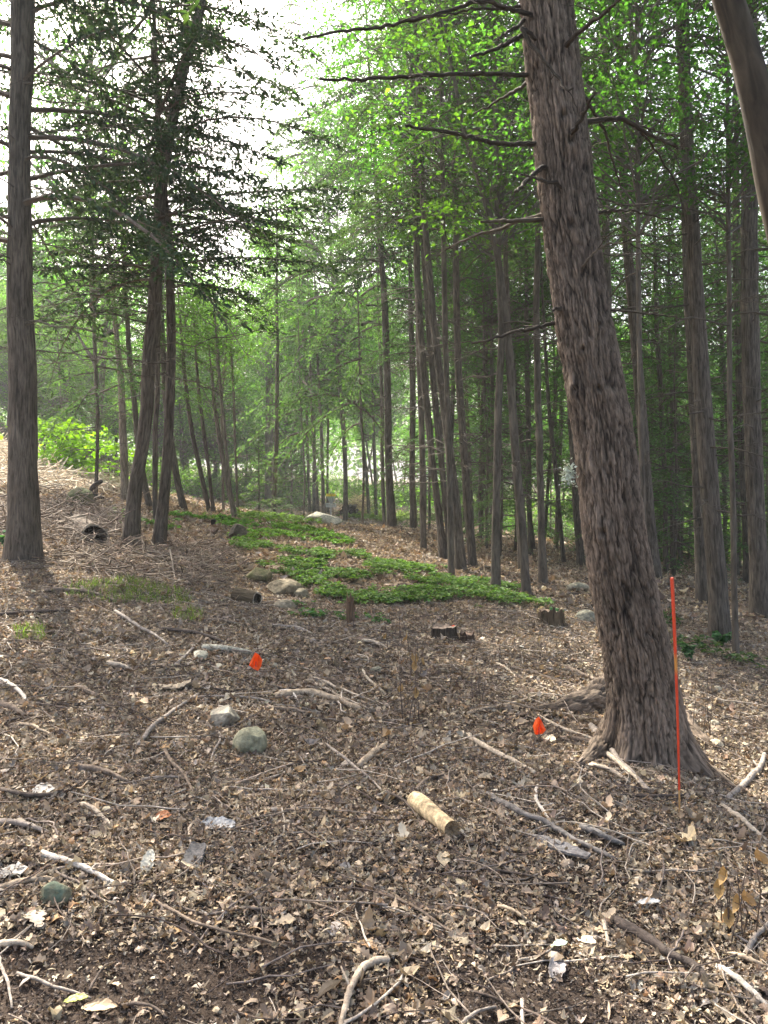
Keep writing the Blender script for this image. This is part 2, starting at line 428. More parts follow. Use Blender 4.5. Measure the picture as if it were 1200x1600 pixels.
# wood chips and soft mulch on the bare near edge
mu = MB(); n = 75000
y = rng.uniform(1.5, 5.5, n); y = np.where(rng.random(n) < .6, rng.uniform(1.5, 3.6, n), y); x = rng.uniform(-1, 1, n) * (y * .55 + .8)
P = np.stack([x, y, TZ(x, y) + rng.uniform(-.002, .012, n)], -1)
tv, tf = leaf_tpl([.12, .25, .08], .5, .5, 1.0)
mu.batch(P, basis(rng.uniform(0, 6.28, n), rng.normal(0, .5, n), rng.normal(0, .8, n)), rng.uniform(.006, .02, n), tv, tf,
         np.clip(np.array([.066, .050, .039]) * rng.lognormal(0, .55, (n, 1)), .01, .4))
tag(mu.obj('mulch_crumbs', M_litter), 'dark crumbly leaf mould showing between the leaves', None, None, 'stuff')

# ================================================================ foliage generators
def greens(n, base, var=.3, yel=.2):
    c = np.array(base) * rng.lognormal(0, var, (n, 1)); t = rng.random((n, 1)) * yel
    return np.clip(c * (1 - t) + t * np.array([.16, .17, .03]), .005, .5)
QT = (np.array([(0, 0, 0), (.5, .2, .04), (1, 0, -.06), (.5, -.2, .04)]), np.array([(0, 1, 2, 3)]))
LT = (np.array([(0, 0, 0), (.45, .36, .1), (1, 0, -.12), (.45, -.36, .1)]), np.array([(0, 1, 2, 3)]))
LTM = leaf_tpl([.02, .3, .46, .22, .38, .1, .02], -.5, .25, .5)
def hemlock_branch(mb, p0, az, L, rise, droop, step=.055, lsz=.085, base=(.035, .06, .028), bare=0.0, dens=1.0):
    s = np.linspace(0, 1, 9); cur = rng.normal(0, .45)
    a = az + cur * s
    r = L * s; z = L * (rise * s - droop * s ** 2)
    P = p0 + np.stack([np.cumsum(np.r_[0, np.diff(r)] * np.cos(a)), np.cumsum(np.r_[0, np.diff(r)] * np.sin(a)), z], -1)
    mb.tube(P, np.linspace(.011 * L ** .8 + .002, .003, 9), 4, (.09, .07, .055), 0, cap=False)
    nt_ = max(3, int(L * 8 * dens)); st = np.linspace(max(.14, bare), .99, nt_) + rng.uniform(-.02, .02, nt_); st = np.clip(st, .05, .995)
    side = np.where(np.arange(nt_) % 2 == 0, 1., -1.)
    tl = (.14 + .42 * L ** .6 * (1 - st) ** .8 * np.minimum(1, st * 4)) * rng.uniform(.55, 1.25, nt_)
    PX, DX = [], []
    for k in range(nt_):
        i0 = st[k] * 8; i = int(min(7, max(0, math.floor(i0)))); f = i0 - i
        q = P[i] * (1 - f) + P[i + 1] * f
        dd = a[i] + side[k] * rng.uniform(.75, 1.15)
        m = max(3, int(tl[k] / step)); u = np.linspace(.12, 1, m)
        dd2 = dd - side[k] * .35 * u
        pt = q + np.stack([np.cos(dd2) * u * tl[k], np.sin(dd2) * u * tl[k], -.18 * u * tl[k] - .5 * droop * u ** 2 * tl[k] + rng.normal(0, .02)], -1)
        if k % 2 == 0:
            mb.tube(np.stack([q, pt[m // 2], pt[-1]]), [.003, .002, .0012], 3, (.09, .07, .05), 0, cap=False)
        for sg in (-1, 1):
            PX.append(pt); DX.append(dd2 + sg * .65)
        PX.append(pt[-1:]); DX.append(dd2[-1:])
    u = np.linspace(.3, 1, int(L / step)); ii = np.minimum(7, (u * 8).astype(int)); ff = u * 8 - ii
    pm = P[ii] * (1 - ff[:, None]) + P[ii + 1] * ff[:, None]
    for sg in (-1, 1): PX.append(pm); DX.append(a[ii] + sg * .7)
    return np.concatenate(PX), np.concatenate(DX)
def hemlock_crown(H, Lmax, nb, seed, base=(.035, .06, .028), step=.06, lsz=.085, power=.75, holes=.15, start=0.0, gap=-.09, pv=.3, nm=None):
    global rng
    keep = rng; rng = np.random.default_rng(seed); mb = MB(); A, D = [], []
    for i in range(nb):
        t = ((i + rng.random()) / nb) ** .95; h = start + (H - start) * t
        if rng.random() < holes: continue
        L = Lmax * ((1 - t) ** power * .95 + .06) * rng.uniform(.55, 1.1)
        az = i * 2.399 + rng.normal(0, .4)
        p, d = hemlock_branch(mb, np.array([0, 0, h]), az, L, rng.uniform(-.15, .4), rng.uniform(.15, .7), step, lsz, base)
        A.append(p); D.append(d)
    A = np.concatenate(A); D = np.concatenate(D)
    k = fbm(A * 1.1 + seed, 3, 50) * 1.0 + rng.normal(0, .03, len(A)) > gap; A = A[k]; D = D[k]; n = len(A)
    mb.batch(A, basis(D, rng.normal(-.25, pv, n), rng.normal(0, pv * 1.2, n)), rng.uniform(.6, 1.4, n) * lsz, *QT, greens(n, base, .28, .12), 1)
    me = mb.mesh('crown', [M_twig, nm or M_needle]); rng = keep
    return me
def decid_crown(H, R, nsp, seed, leaf=.10, per=85, base=(.055, .10, .025), z0=.12, flat=.12, tpl=LT, yel=.25, gap=.0, low=1.0):
    global rng
    keep = rng; rng = np.random.default_rng(seed); mb = MB(); A, C = [], []
    for i in range(nsp):
        t = rng.uniform(z0, 1); prof = max(.05, math.sin(math.pi * min(1, max(.02, (t - z0 * .8) / (1 - z0 * .8))) ** .75)) ** .6
        r = R * prof * math.sqrt(rng.uniform(.05, 1)); az = rng.uniform(0, 6.28)
        c = np.array([r * math.cos(az), r * math.sin(az), t * H])
        hz = max(.02 * H, t * H - r * rng.uniform(.3, .9)); b0 = np.array([0, 0, hz])
        s = np.linspace(0, 1, 6)[:, None]
        pth = b0 * (1 - s) + c * s; pth[:, 2] += .12 * r * np.sin(s[:, 0] * math.pi) * rng.uniform(-.4, 1)
        pth[1:-1] += rng.normal(0, .04 * r, (4, 3))
        mb.tube(pth, np.linspace(.006 + .008 * r, .003, 6), 4, (.11, .095, .08), 0, cap=False)
        for _ in range(3):
            e = c + rng.normal(0, .28, 3) * np.array([1, 1, .3]); mb.tube(np.stack([pth[3], (pth[4] + e) / 2, e]), [.004, .003, .0015], 3, (.1, .085, .07), 0, cap=False)
        m = int(per * rng.uniform(.5, 1.4)); sz = rng.uniform(.3, .62)
        o = rng.normal(0, 1, (m, 3)) * np.array([sz, sz, flat]); o[:, 2] -= (o[:, 0] ** 2 + o[:, 1] ** 2) * .18
        A.append(c + o); C.append(np.clip(np.array(base) * rng.lognormal(0, .25) * rng.lognormal(0, .22, (m, 1)) + np.array([.05, .05, 0]) * rng.random((m, 1)) * yel, .005, .5))
    A = np.concatenate(A); C = np.concatenate(C); k = fbm(A * 1.2 + seed, 3, 51) + rng.normal(0, .03, len(A)) > -.10; A = A[k]; C = C[k]; n = len(A)
    mb.batch(A, basis(rng.uniform(0, 6.28, n), rng.normal(-.25, .35, n), rng.normal(0, .4, n)), rng.uniform(.6, 1.25, n) * leaf, *tpl, C, 1)
    me = mb.mesh('crown', [M_twig, M_leaf]); rng = keep
    return me
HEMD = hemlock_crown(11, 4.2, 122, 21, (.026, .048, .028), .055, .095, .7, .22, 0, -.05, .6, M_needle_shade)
MIDH = hemlock_crown(7.5, 2.3, 80, 22, (.065, .12, .05), .06, .085, .8, .12)
WISP = hemlock_crown(6, 2.4, 46, 23, (.07, .125, .05), .075, .08, .3, .15)
HEM = [hemlock_crown(11, 3.6, 74, 1), hemlock_crown(11, 3.0, 62, 2, (.032, .062, .03)), hemlock_crown(9, 2.5, 52, 3, (.04, .07, .03))]
FARC = decid_crown(11, 4.0, 230, 31, .19, 75, (.08, .15, .045), .03, .16)
DEC = [decid_crown(9, 3.2, 170, 4, per=95, base=(.05, .115, .03)), decid_crown(8, 2.8, 140, 5, .10, 90, (.045, .10, .03)), decid_crown(7, 2.4, 110, 6, .11, 80, (.075, .13, .025))]
YOUNG = [decid_crown(3.4, 1.1, 36, 7, .085, 60, (.08, .14, .03), .3), decid_crown(2.6, 1.2, 34, 8, .075, 70, (.07, .12, .03), .1)]
YHEM = [hemlock_crown(3.2, 1.5, 40, 9, (.06, .10, .04), .06, .09, .9, .05, .1)]
BUSH = [decid_crown(1.5, 1.1, 46, 10, .08, 70, (.07, .12, .03), .08), decid_crown(1.1, 1.3, 40, 12, .09, 65, (.06, .11, .03), .08)]

# ================================================================ trees
def trunk_path(pts, d, top, lean=0.0):
    """pts: (px,py,width px) from base up, all at forward distance d (+lean*height)"""
    out = []
    x0, y0, w0 = pts[0]
    gpt = W(x0, y0, d); base = ground_pt(gpt[0], gpt[1])
    for k, (px, py, wd) in enumerate(pts):
        q = W(px, py, d); dd = d + lean * max(0, q[2] - base[2]); q = W(px, py, dd)
        if k == 0: q = base.copy()
        out.append((q[0], q[1], q[2], wd * dd / F / 2))
    out = np.array(out)
    dz = out[-1, 2] - out[-2, 2] + 1e-6
    sl = (out[-1, :2] - out[-2, :2]) / dz * .6
    z, r = out[-1, 2], out[-1, 3]; H = base[2] + top; ext = []
    for f in (.25, .5, .75, 1.0):
        if H > z + .5:
            zz = z + (H - z) * f
            ext.append((out[-1, 0] + sl[0] * (zz - z), out[-1, 1] + sl[1] * (zz - z), zz, max(.01, r * (1 - f * .93))))
    if ext: out = np.concatenate([out, np.array(ext)])
    return base, out
def spline(P, n):
    t = np.r_[0, np.cumsum(np.linalg.norm(np.diff(P[:, :3], axis=0), axis=1))]; tt = np.linspace(0, t[-1], n)
    # Catmull-Rom through numpy
    res = []
    for q in tt:
        i = min(len(P) - 2, max(0, np.searchsorted(t, q) - 1)); h = t[i + 1] - t[i]; u = (q - t[i]) / h
        m0 = (P[i + 1] - P[max(0, i - 1)]) / (t[i + 1] - t[max(0, i - 1)]) * h
        m1 = (P[min(len(P) - 1, i + 2)] - P[i]) / (t[min(len(P) - 1, i + 2)] - t[i]) * h
        res.append((2 * u ** 3 - 3 * u ** 2 + 1) * P[i] + (u ** 3 - 2 * u ** 2 + u) * m0 + (-2 * u ** 3 + 3 * u ** 2) * P[i + 1] + (u ** 3 - u ** 2) * m1)
    return np.array(res)
def along(path, z):
    k = np.searchsorted(path[:, 2], z); k = min(len(path) - 1, max(1, k)); f = (z - path[k - 1, 2]) / (path[k, 2] - path[k - 1, 2] + 1e-6)
    return path[k - 1] * (1 - f) + path[k] * f
def dead_limb(mb, p, az, L, r, up=.1, droop=.25, sub=2, mat_=0, col=(.75, .72, .7)):
    s = np.linspace(0, 1, 7)
    a = az + rng.normal(0, .25) * s
    q = p + np.stack([np.cos(a) * L * s, np.sin(a) * L * s, L * (up * s - droop * s * s)], -1)
    q[1:] += rng.normal(0, .02 * L, (6, 3))
    mb.tube(q, np.linspace(r, r * .3, 7), 4, col, mat_, cap=False)
    if sub:
        for _ in range(rng.integers(2, 6)):
            k = rng.integers(1, 6); dead_limb(mb, q[k], az + rng.choice([-1, 1]) * rng.uniform(.4, 1.1), L * rng.uniform(.2, .5), r * .45, rng.uniform(-.3, .2), rng.uniform(0, .4), sub - 1, mat_, col)
def tree(name, label, cat, pts, d, top, crowns=(), group=None, dead=0, dz=(1.5, 7), material=None, lean=0.0, deadL=1.2, tone=1.0, flare=.14):
    base, P = trunk_path(pts, d, top, lean)
    e = empty(name, base, label, cat, group)
    n = int(max(14, min(60, top * 4))) if d < 40 else 12
    S = spline(P, n)
    below = S[0].copy(); below[2] -= .25; S = np.concatenate([[below], S]); S[:, 3] = np.maximum(S[:, 3], .006)
    hgt = S[:, 2] - base[2]
    S[:, 3] *= 1 + flare * np.exp(-np.maximum(hgt, 0) / (.9 * P[0, 3] * 2 + .05)) * .9
    ns = 20 if d < 16 else (12 if d < 30 else 7)
    mb = MB(); wob = fbm(np.stack([hgt * 1.5, hgt * 0 + d, hgt * 0 + pts[0][0]], -1), 2, 40)[:, None] * .04
    S[2:, :2] += wob[2:] * np.array([[1, .6]])
    mb.tube(S[:, :3] - base, S[:, 3], ns, (tone,) * 3, 0, cap=True)
    # root swell / irregular section
    V = mb.v[-1]; m = len(S); th = np.linspace(0, 2 * math.pi, ns, endpoint=False)
    V2 = V[:m * ns].reshape(m, ns, 3); ctr = (S[:, :3] - base)[:, None]
    lob = .9 + .3 * flare * np.exp(-np.maximum(hgt, 0) / .25)[:, None] * np.cos(th * 4 + pts[0][0])[None] + .05 * np.cos(th * 2 + hgt[:, None] * .7) + .03 * rng.normal(0, 1, (m, ns))
    mb.v[-1] = np.concatenate([(ctr + (V2 - ctr) * lob[..., None]).reshape(-1, 3), V[m * ns:]])
    for _ in range(dead):
        z = base[2] + rng.uniform(*dz); q = along(S, z)
        dead_limb(mb, q[:3] - base, rng.uniform(0, 6.28), deadL * rng.uniform(.35, 1.2), .012 if d < 16 else .014, rng.uniform(-.1, .3), rng.uniform(.1, .4), 2 if d < 22 else 1, 0, (tone,) * 3)
    mb.obj('trunk', material or M_bark, e, smooth=True)
    for (me, z0, scx, scz) in crowns:
        q = along(S, base[2] + z0)
        c = bpy.data.objects.new('crown', me); COL.objects.link(c); c.parent = e
        c.location = Vector(q[:3] - base); c.scale = (scx, scx, scz); c.rotation_euler = (0, 0, rng.uniform(0, 6.28))
    return e

T = 'tree'
# --- left edge
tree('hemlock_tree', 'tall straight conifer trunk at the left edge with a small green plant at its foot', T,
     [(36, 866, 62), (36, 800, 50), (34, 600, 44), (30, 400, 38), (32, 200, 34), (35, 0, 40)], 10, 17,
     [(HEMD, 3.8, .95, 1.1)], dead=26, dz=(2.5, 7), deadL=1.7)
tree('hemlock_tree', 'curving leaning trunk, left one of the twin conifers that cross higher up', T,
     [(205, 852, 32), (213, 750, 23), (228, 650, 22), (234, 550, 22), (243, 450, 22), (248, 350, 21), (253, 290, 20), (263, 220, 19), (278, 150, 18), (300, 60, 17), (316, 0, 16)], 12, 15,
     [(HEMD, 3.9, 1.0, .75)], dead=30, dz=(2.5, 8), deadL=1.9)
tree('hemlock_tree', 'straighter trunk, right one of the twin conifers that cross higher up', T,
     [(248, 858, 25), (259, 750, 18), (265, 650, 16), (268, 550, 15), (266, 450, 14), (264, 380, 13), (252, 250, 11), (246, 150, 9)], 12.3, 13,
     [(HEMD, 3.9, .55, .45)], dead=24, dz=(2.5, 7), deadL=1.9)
tree('sapling', 'thin dark stem rising between the twin conifers', T, [(243, 800, 9), (243, 700, 9), (247, 560, 8), (249, 450, 6)], 16, 7, [(YOUNG[0], 4.2, 1, 1)], dead=5)
tree('dead_tree', 'reddish dead snag behind the brush heap left of the twin conifers', T, [(196, 782, 16), (193, 700, 13), (188, 580, 10), (180, 500, 8), (174, 440, 6)], 21, 9,
     [(YHEM[0], 5.6, 1, 1)], dead=16, dz=(3, 7), deadL=1.3, tone=1.9)
tree('hemlock_tree', 'leaning stem just behind the left twin conifer', T, [(234, 792, 12), (222, 735, 11), (212, 650, 9), (200, 520, 8)], 20, 13, [(HEM[2], 4.5, .8, .9)], dead=8)
tree('hemlock_tree', 'slanting trunk seen just right of the twin conifers', T, [(288, 798, 13), (276, 745, 12), (262, 650, 11), (254, 520, 9)], 22, 9.5, [(HEM[2], 4, .7, .5)], dead=8)
# --- saplings, middle left
for lab, pp, d, tp, cr in [
 ('slanting grey sapling, leftmost of the slim stems right of the twin conifers', [(327, 803, 8), (312, 730, 8), (296, 650, 7), (286, 560, 6)], 23, 7.5, YOUNG[0]),
 ('slim slanting sapling close right of a similar grey one', [(334, 803, 7), (325, 730, 6), (315, 650, 6), (308, 580, 5)], 24, 8, YOUNG[0]),
 ('pale tan leaning stem stripped of bark among the slim saplings', [(368, 812, 10), (358, 765, 9), (347, 710, 8), (336, 640, 6)], 23, 5.5, YOUNG[1]),
 ('thin dark sapling crossing the pale tan leaning stem', [(364, 810, 6), (357, 740, 6), (350, 660, 5), (340, 560, 5)], 22.5, 7.5, YOUNG[0]),
 ('very thin upright sapling just right of the pale tan leaning stem', [(371, 810, 5), (368, 700, 4), (364, 600, 4), (360, 520, 3)], 24, 7.5, YOUNG[0]),
 ('thin sapling standing left of the pale tan leaning stem', [(349, 800, 5), (348, 720, 5), (346, 640, 4), (352, 560, 4)], 26, 8, YOUNG[1]),
 ('slim dark pole tree alone left of the sunny clearing', [(427, 814, 9), (430, 730, 8), (433, 640, 7), (433, 560, 6)], 28, 7, YOUNG[1])]:
    if 'dark pole' in lab: tp, cr = 13.5, MIDH
    tree('sapling', lab, T, pp, d, tp, [(cr, tp * .5, 1, 1)], dead=5, dz=(1.2, 4.5), deadL=.9, tone=1.6 if 'pale tan' in lab else 1.0)
# --- hazy trees round the clearing
for lab, pp, d, tp, cr, s_ in [
 ('broad hazy trunk behind the dark pole tree left of the clearing', [(421, 775, 16), (421, 690, 14), (421, 600, 13)], 48, 20, FARC, .8),
 ('pale hazy leaning trunk at the left side of the clearing', [(443, 768, 8), (447, 690, 7), (452, 600, 7)], 60, 17, HEM[2], .9),
 ('short dark broken snag standing in the bright gap', [(456, 762, 4), (456, 740, 4), (456, 724, 3)], 55, 1.9, None, 1),
 ('slim hazy tree, first one right of the bright gap', [(484, 772, 5), (481, 710, 5), (479, 640, 4)], 50, 18, FARC, .7),
 ('dark hazy tree, second one right of the bright gap', [(491, 774, 7), (491, 710, 6), (490, 640, 5)], 52, 19, HEM[0], 1.2),
 ('slightly leaning trunk just left of the far boulder', [(497, 802, 6), (495, 760, 6), (489, 690, 5), (486, 620, 4)], 41, 22, HEM[2], 1.9),
 ('dark upright trunk directly behind the far boulder', [(506, 803, 8), (504, 740, 6), (501, 650, 6), (498, 600, 5)], 40, 17, HEM[1], 1.3),
 ('thin hazy trunk between the far boulder and the dark log stack', [(512, 772, 5), (512, 720, 4), (513, 650, 4)], 52, 17, FARC, .7),
 ('stout trunk standing at the right end of the dark log stack', [(540, 804, 9), (540, 740, 8), (536, 660, 8), (530, 600, 8)], 42, 23, FARC, 1.15),
 ('upright trunk at the right side of the clearing with leaves low down', [(588, 784, 6), (586, 730, 6), (584, 680, 5)], 48, 17, FARC, .7),
 ('slim trunk leaning left at the right side of the clearing', [(577, 778, 6), (572, 730, 6), (567, 690, 5)], 50, 16, DEC[2], 1.2)]:
    tree('hazy_tree', lab, T, pp, d, tp, [(cr, tp * .36, s_, s_)] if cr else [], dead=4 if cr else 0, dz=(2, 6), deadL=1.4)
# --- stand right of centre
for lab, pp, d, tp, cr, s_, dd in [
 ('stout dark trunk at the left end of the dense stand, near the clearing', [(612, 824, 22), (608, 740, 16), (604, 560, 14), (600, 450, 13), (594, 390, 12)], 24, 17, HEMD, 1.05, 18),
 ('slim greyish trunk just right of the stout trunk nearest the clearing', [(646, 826, 16), (644, 740, 12), (645, 600, 12), (642, 500, 10)], 24, 15, HEM[1], .8, 14),
 ('very slim dark trunk close to the stout trunk nearest the clearing', [(600, 815, 8), (598, 740, 8), (596, 600, 7), (592, 500, 6)], 30, 14, HEM[2], .8, 6),
 ('dark trunk leaning left, leftmost of the tight cluster of four', [(693, 872, 20), (685, 800, 15), (668, 650, 14), (655, 480, 13), (648, 300, 12)], 17, 16, HEM[1], .85, 18),
 ('dark leaning trunk second from left in the tight cluster of four', [(706, 880, 16), (696, 780, 13), (681, 640, 13), (668, 480, 12), (656, 320, 10)], 17, 16, HEM[2], 1, 16),
 ('thickest dark leaning trunk of the tight cluster of four', [(720, 896, 26), (713, 800, 20), (699, 680, 17), (684, 560, 15), (671, 430, 13), (660, 290, 12)], 15, 16, HEM[0], .8, 20),
 ('straight dark trunk, right one of the tight cluster of four', [(739, 886, 20), (730, 780, 17), (720, 640, 15), (714, 480, 13), (711, 260, 11)], 16, 16, HEM[1], .8, 18),
 ('grey green upright trunk at the right end of the ivy bed', [(774, 926, 22), (776, 800, 17), (778, 640, 15), (783, 520, 13), (778, 380, 12)], 12, 15, HEM[2], .9, 12),
 ('grey trunk that leans left as it rises, just right of the ivy bed', [(823, 933, 20), (816, 820, 17), (804, 680, 16), (796, 560, 16), (785, 450, 14), (768, 350, 13), (748, 280, 11), (730, 225, 9)], 12, 11, DEC[2], .8, 8),
 ('straight grey trunk left of the big hemlock by a sunlit patch', [(848, 916, 20), (846, 800, 15), (841, 640, 14), (838, 480, 12), (840, 350, 10)], 14, 15, DEC[1], .8, 10),
 ('dark trunk partly hidden behind the grey trunk that leans left', [(815, 905, 15), (811, 800, 14), (802, 680, 13), (796, 580, 12)], 16, 15, HEM[2], .9, 8),
 ('slim dark trunk behind the straight grey trunk left of the big hemlock', [(829, 880, 11), (827, 780, 11), (825, 650, 10), (823, 520, 9)], 21, 15, HEM[1], .8, 8),
 ('slim trunk in deep shade between the cluster of four and the ivy bed end', [(752, 850, 12), (752, 760, 12), (755, 640, 10), (760, 520, 9)], 24, 15, HEM[1], .9, 8),
 ('pale thin trunk behind the slim greyish trunk near the clearing', [(660, 820, 7), (660, 740, 7), (661, 620, 6)], 32, 14, DEC[0], .7, 3),
 ('thin dark trunk close behind the tight cluster of four', [(671, 825, 7), (671, 740, 6), (668, 600, 6)], 30, 14, DEC[1], .7, 4),
 ('short thin trunk leaning left just left of the big hemlock', [(881, 884, 10), (874, 800, 9), (864, 700, 9), (855, 600, 7)], 20, 12, HEM[2], .7, 8),
 ('dark trunk showing against the left edge of the big hemlock', [(908, 882, 18), (900, 780, 16), (893, 650, 15)], 19, 16, HEM[1], .9, 8)]:
    pp = [(a_, b_, c_ * .84) for a_, b_, c_ in pp]
    tree('forest_tree', lab, T, pp, d, tp, [(cr, tp * .43, s_, s_)], dead=dd, dz=(1.5, 7.5), deadL=1.6, material=M_bark2 if 'grey' in lab else None)
# --- right of the big hemlock
for lab, pp, d, tp, cr, s_, dd in [
 ('dark trunk first right of the big hemlock, leaning slightly left', [(1022, 902, 32), (1016, 820, 24), (1006, 700, 22), (993, 540, 20), (982, 400, 18), (974, 280, 16)], 15, 15, HEM[1], .9, 24),
 ('tall dark trunk with a leafy plant at its foot, right of the orange stake', [(1126, 1002, 44), (1122, 920, 40), (1108, 760, 38), (1094, 560, 32), (1083, 380, 27), (1073, 200, 25), (1066, 0, 24)], 10, 17, HEM[0], .85, 30),
 ('dark trunk immediately behind the one with the leafy plant', [(1098, 942, 30), (1094, 860, 24), (1087, 700, 21), (1081, 560, 20), (1074, 420, 18)], 13, 15, HEM[2], .9, 18),
 ('thick trunk at the far right edge in shade', [(1190, 962, 46), (1184, 860, 38), (1177, 700, 35), (1172, 500, 33), (1170, 300, 30), (1172, 150, 26)], 12, 17, HEM[1], .9, 24),
 ('dark trunk just left of the thick trunk at the right edge', [(1172, 914, 26), (1166, 800, 20), (1158, 620, 19), (1152, 450, 16), (1150, 300, 14)], 18, 15, HEM[2], .9, 14),
 ('thin stem in the gap right of the orange stake top', [(1050, 892, 10), (1050, 780, 9), (1050, 640, 8), (1046, 480, 7)], 22, 14, DEC[0], .7, 8),
 ('thin dark stem between the orange stake and the first dark trunk', [(1040, 900, 12), (1040, 800, 11), (1034, 650, 10), (1026, 500, 9)], 20, 14, HEM[2], .8, 8),
 ('slender leaning stem between the two large right trunks', [(1152, 890, 10), (1146, 780, 10), (1136, 640, 9), (1124, 480, 8)], 22, 14, DEC[1], .7, 8),
 ('pale slender stem close right of the leafy plant trunk', [(1134, 880, 9), (1132, 780, 9), (1128, 650, 8)], 28, 14, DEC[0], .7, 6)]:
    pp = [(a_, b_, c_ * .84) for a_, b_, c_ in pp]
    tree('forest_tree', lab, T, pp, d, tp, [(cr, tp * .42, s_, s_)], dead=dd, dz=(1.5, 8), deadL=1.7)
tree('maple_tree', 'trunk rising behind the top right side of the big hemlock', T, [(960, 905, 20), (955, 700, 17), (948, 450, 15), (944, 200, 14), (942, 0, 13)], 17, 16, [(DEC[0], 6.5, .9, 1)], dead=14, dz=(4, 11))
# ================================================================ the big hemlock
def big_hemlock():
    D0 = 5.0
    pts = [(1010, 1170, 112), (1003, 1090, 106), (988, 1000, 102), (960, 850, 95), (944, 700, 91), (925, 580, 87), (904, 450, 83), (888, 320, 82), (876, 200, 82), (855, 0, 79)]
    base, P = trunk_path(pts, D0, 16.5)
    e = empty('hemlock_tree', base, 'big furrowed hemlock trunk leaning left in the foreground beside the orange stake', 'tree')
    S = spline(P, 60); lo = S[S[:, 2] < 6.2]; hi = S[S[:, 2] >= 6.2]
    n1 = 620; L = spline(lo, n1)
    below = L[0].copy(); below[2] -= .3; L = np.concatenate([np.linspace(below, L[0], 24)[:-1], L]); m = len(L)
    ns = 260; th = np.linspace(0, 2 * math.pi, ns, endpoint=False)
    h = L[:, 2] - base[2]; hp = np.maximum(h, -.1)
    ang = lambda t0, wd: np.exp(-((np.angle(np.exp(1j * (th - t0))) / wd) ** 2))
    fl = (.07 * np.exp(-hp / .22))[:, None] * np.ones(ns)[None]
    for t0, wd, am, hh in ((3.35, .26, .55, .10), (4.05, .20, .36, .10), (4.55, .13, .16, .12), (5.1, .12, .12, .08), (5.6, .22, .30, .10), (6.4, .25, .26, .12), (2.2, .4, .3, .15), (1.0, .4, .3, .15), (3.85, .3, .06, .4), (5.8, .3, .05, .4)):
        fl = fl + am * np.exp(-hp / hh)[:, None] * ang(t0, wd)[None]
    fl -= (.12 * np.exp(-((hp - .02) / .10) ** 2))[:, None] * ang(5.3, .18)[None]
    R0 = L[:, 3][:, None] * (1 + .04 * np.cos(3 * th[None] + h[:, None] * .8)) + fl * .62
    cx = np.stack([np.cos(th)[None] * .2 * np.ones((m, 1)), np.sin(th)[None] * .2 * np.ones((m, 1)), h[:, None] * np.ones((1, ns))], -1)
    Q = cx.reshape(-1, 3)
    wv = np.stack([fbm(Q * np.array([9, 9, 6.0]), 3, 60), fbm(Q * np.array([9, 9, 6.0]), 3, 66), 0 * Q[:, 0]], -1) * .075
    f1, f2, cid = worley((Q + wv) * np.array([30, 30, 5.5]), 3)
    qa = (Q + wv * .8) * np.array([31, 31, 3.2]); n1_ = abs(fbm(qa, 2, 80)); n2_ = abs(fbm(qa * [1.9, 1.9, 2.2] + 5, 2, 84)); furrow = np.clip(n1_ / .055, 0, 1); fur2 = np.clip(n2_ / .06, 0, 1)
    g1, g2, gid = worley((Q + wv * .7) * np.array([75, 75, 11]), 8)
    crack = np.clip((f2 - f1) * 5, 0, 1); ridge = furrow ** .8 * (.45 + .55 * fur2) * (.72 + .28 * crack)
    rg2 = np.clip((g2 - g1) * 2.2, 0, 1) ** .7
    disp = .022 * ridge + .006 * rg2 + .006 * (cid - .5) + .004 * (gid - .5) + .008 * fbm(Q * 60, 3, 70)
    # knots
    shade = .16 + .86 * ridge + .22 * (cid - .5) * ridge + .16 * rg2 * ridge + .5 * fbm(Q * np.array([4, 4, 1.5]), 3, 88)  # furrow shading painted into the bark colour
    for kx, kz, kr in ((882, 175, .05), (893, 215, .05), (895, 345, .055), (905, 600, .045), (937, 605, .04), (945, 830, .06), (913, 540, .035), (940, 508, .03)):
        q = W(kx, kz, D0 - .2); k = np.argmin(abs(L[:, 2] - q[2])); tk = math.acos(np.clip((q[0] - L[k, 0]) / (L[k, 3] + .01), -.98, .98))
        dd = np.sqrt((np.angle(np.exp(1j * (np.tile(th, (m, 1)) + tk))) * .2) ** 2 + ((L[:, 2] - q[2])[:, None] * .8) ** 2).ravel()
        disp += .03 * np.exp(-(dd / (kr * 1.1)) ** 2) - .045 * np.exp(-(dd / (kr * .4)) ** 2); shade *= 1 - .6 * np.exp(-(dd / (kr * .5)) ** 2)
    R = R0 + disp.reshape(m, ns) - .022
    Tn = np.gradient(L[:, :3], axis=0); Tn /= np.linalg.norm(Tn, axis=1)[:, None]
    X = np.array([1, 0, 0]) - Tn * Tn[:, :1]; X /= np.linalg.norm(X, axis=1)[:, None]; Yv = np.cross(Tn, X)
    V = L[:, None, :3] + R[..., None] * (np.cos(th)[None, :, None] * X[:, None] + np.sin(th)[None, :, None] * Yv[:, None])
    # low flares spread on the ground instead of rising with the section
    V[..., 2] -= (fl * .35 * np.exp(-hp / .25)[:, None])
    i = np.arange(m - 1)[:, None]; j = np.arange(ns)[None]; a = i * ns + j; b = i * ns + (j + 1) % ns
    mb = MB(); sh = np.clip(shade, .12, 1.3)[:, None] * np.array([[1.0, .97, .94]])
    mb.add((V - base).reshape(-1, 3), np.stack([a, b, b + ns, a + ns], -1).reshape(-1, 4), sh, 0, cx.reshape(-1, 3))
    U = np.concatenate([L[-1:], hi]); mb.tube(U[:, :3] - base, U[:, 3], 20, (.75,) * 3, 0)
    mb.obj('trunk', M_big, e, smooth=True)
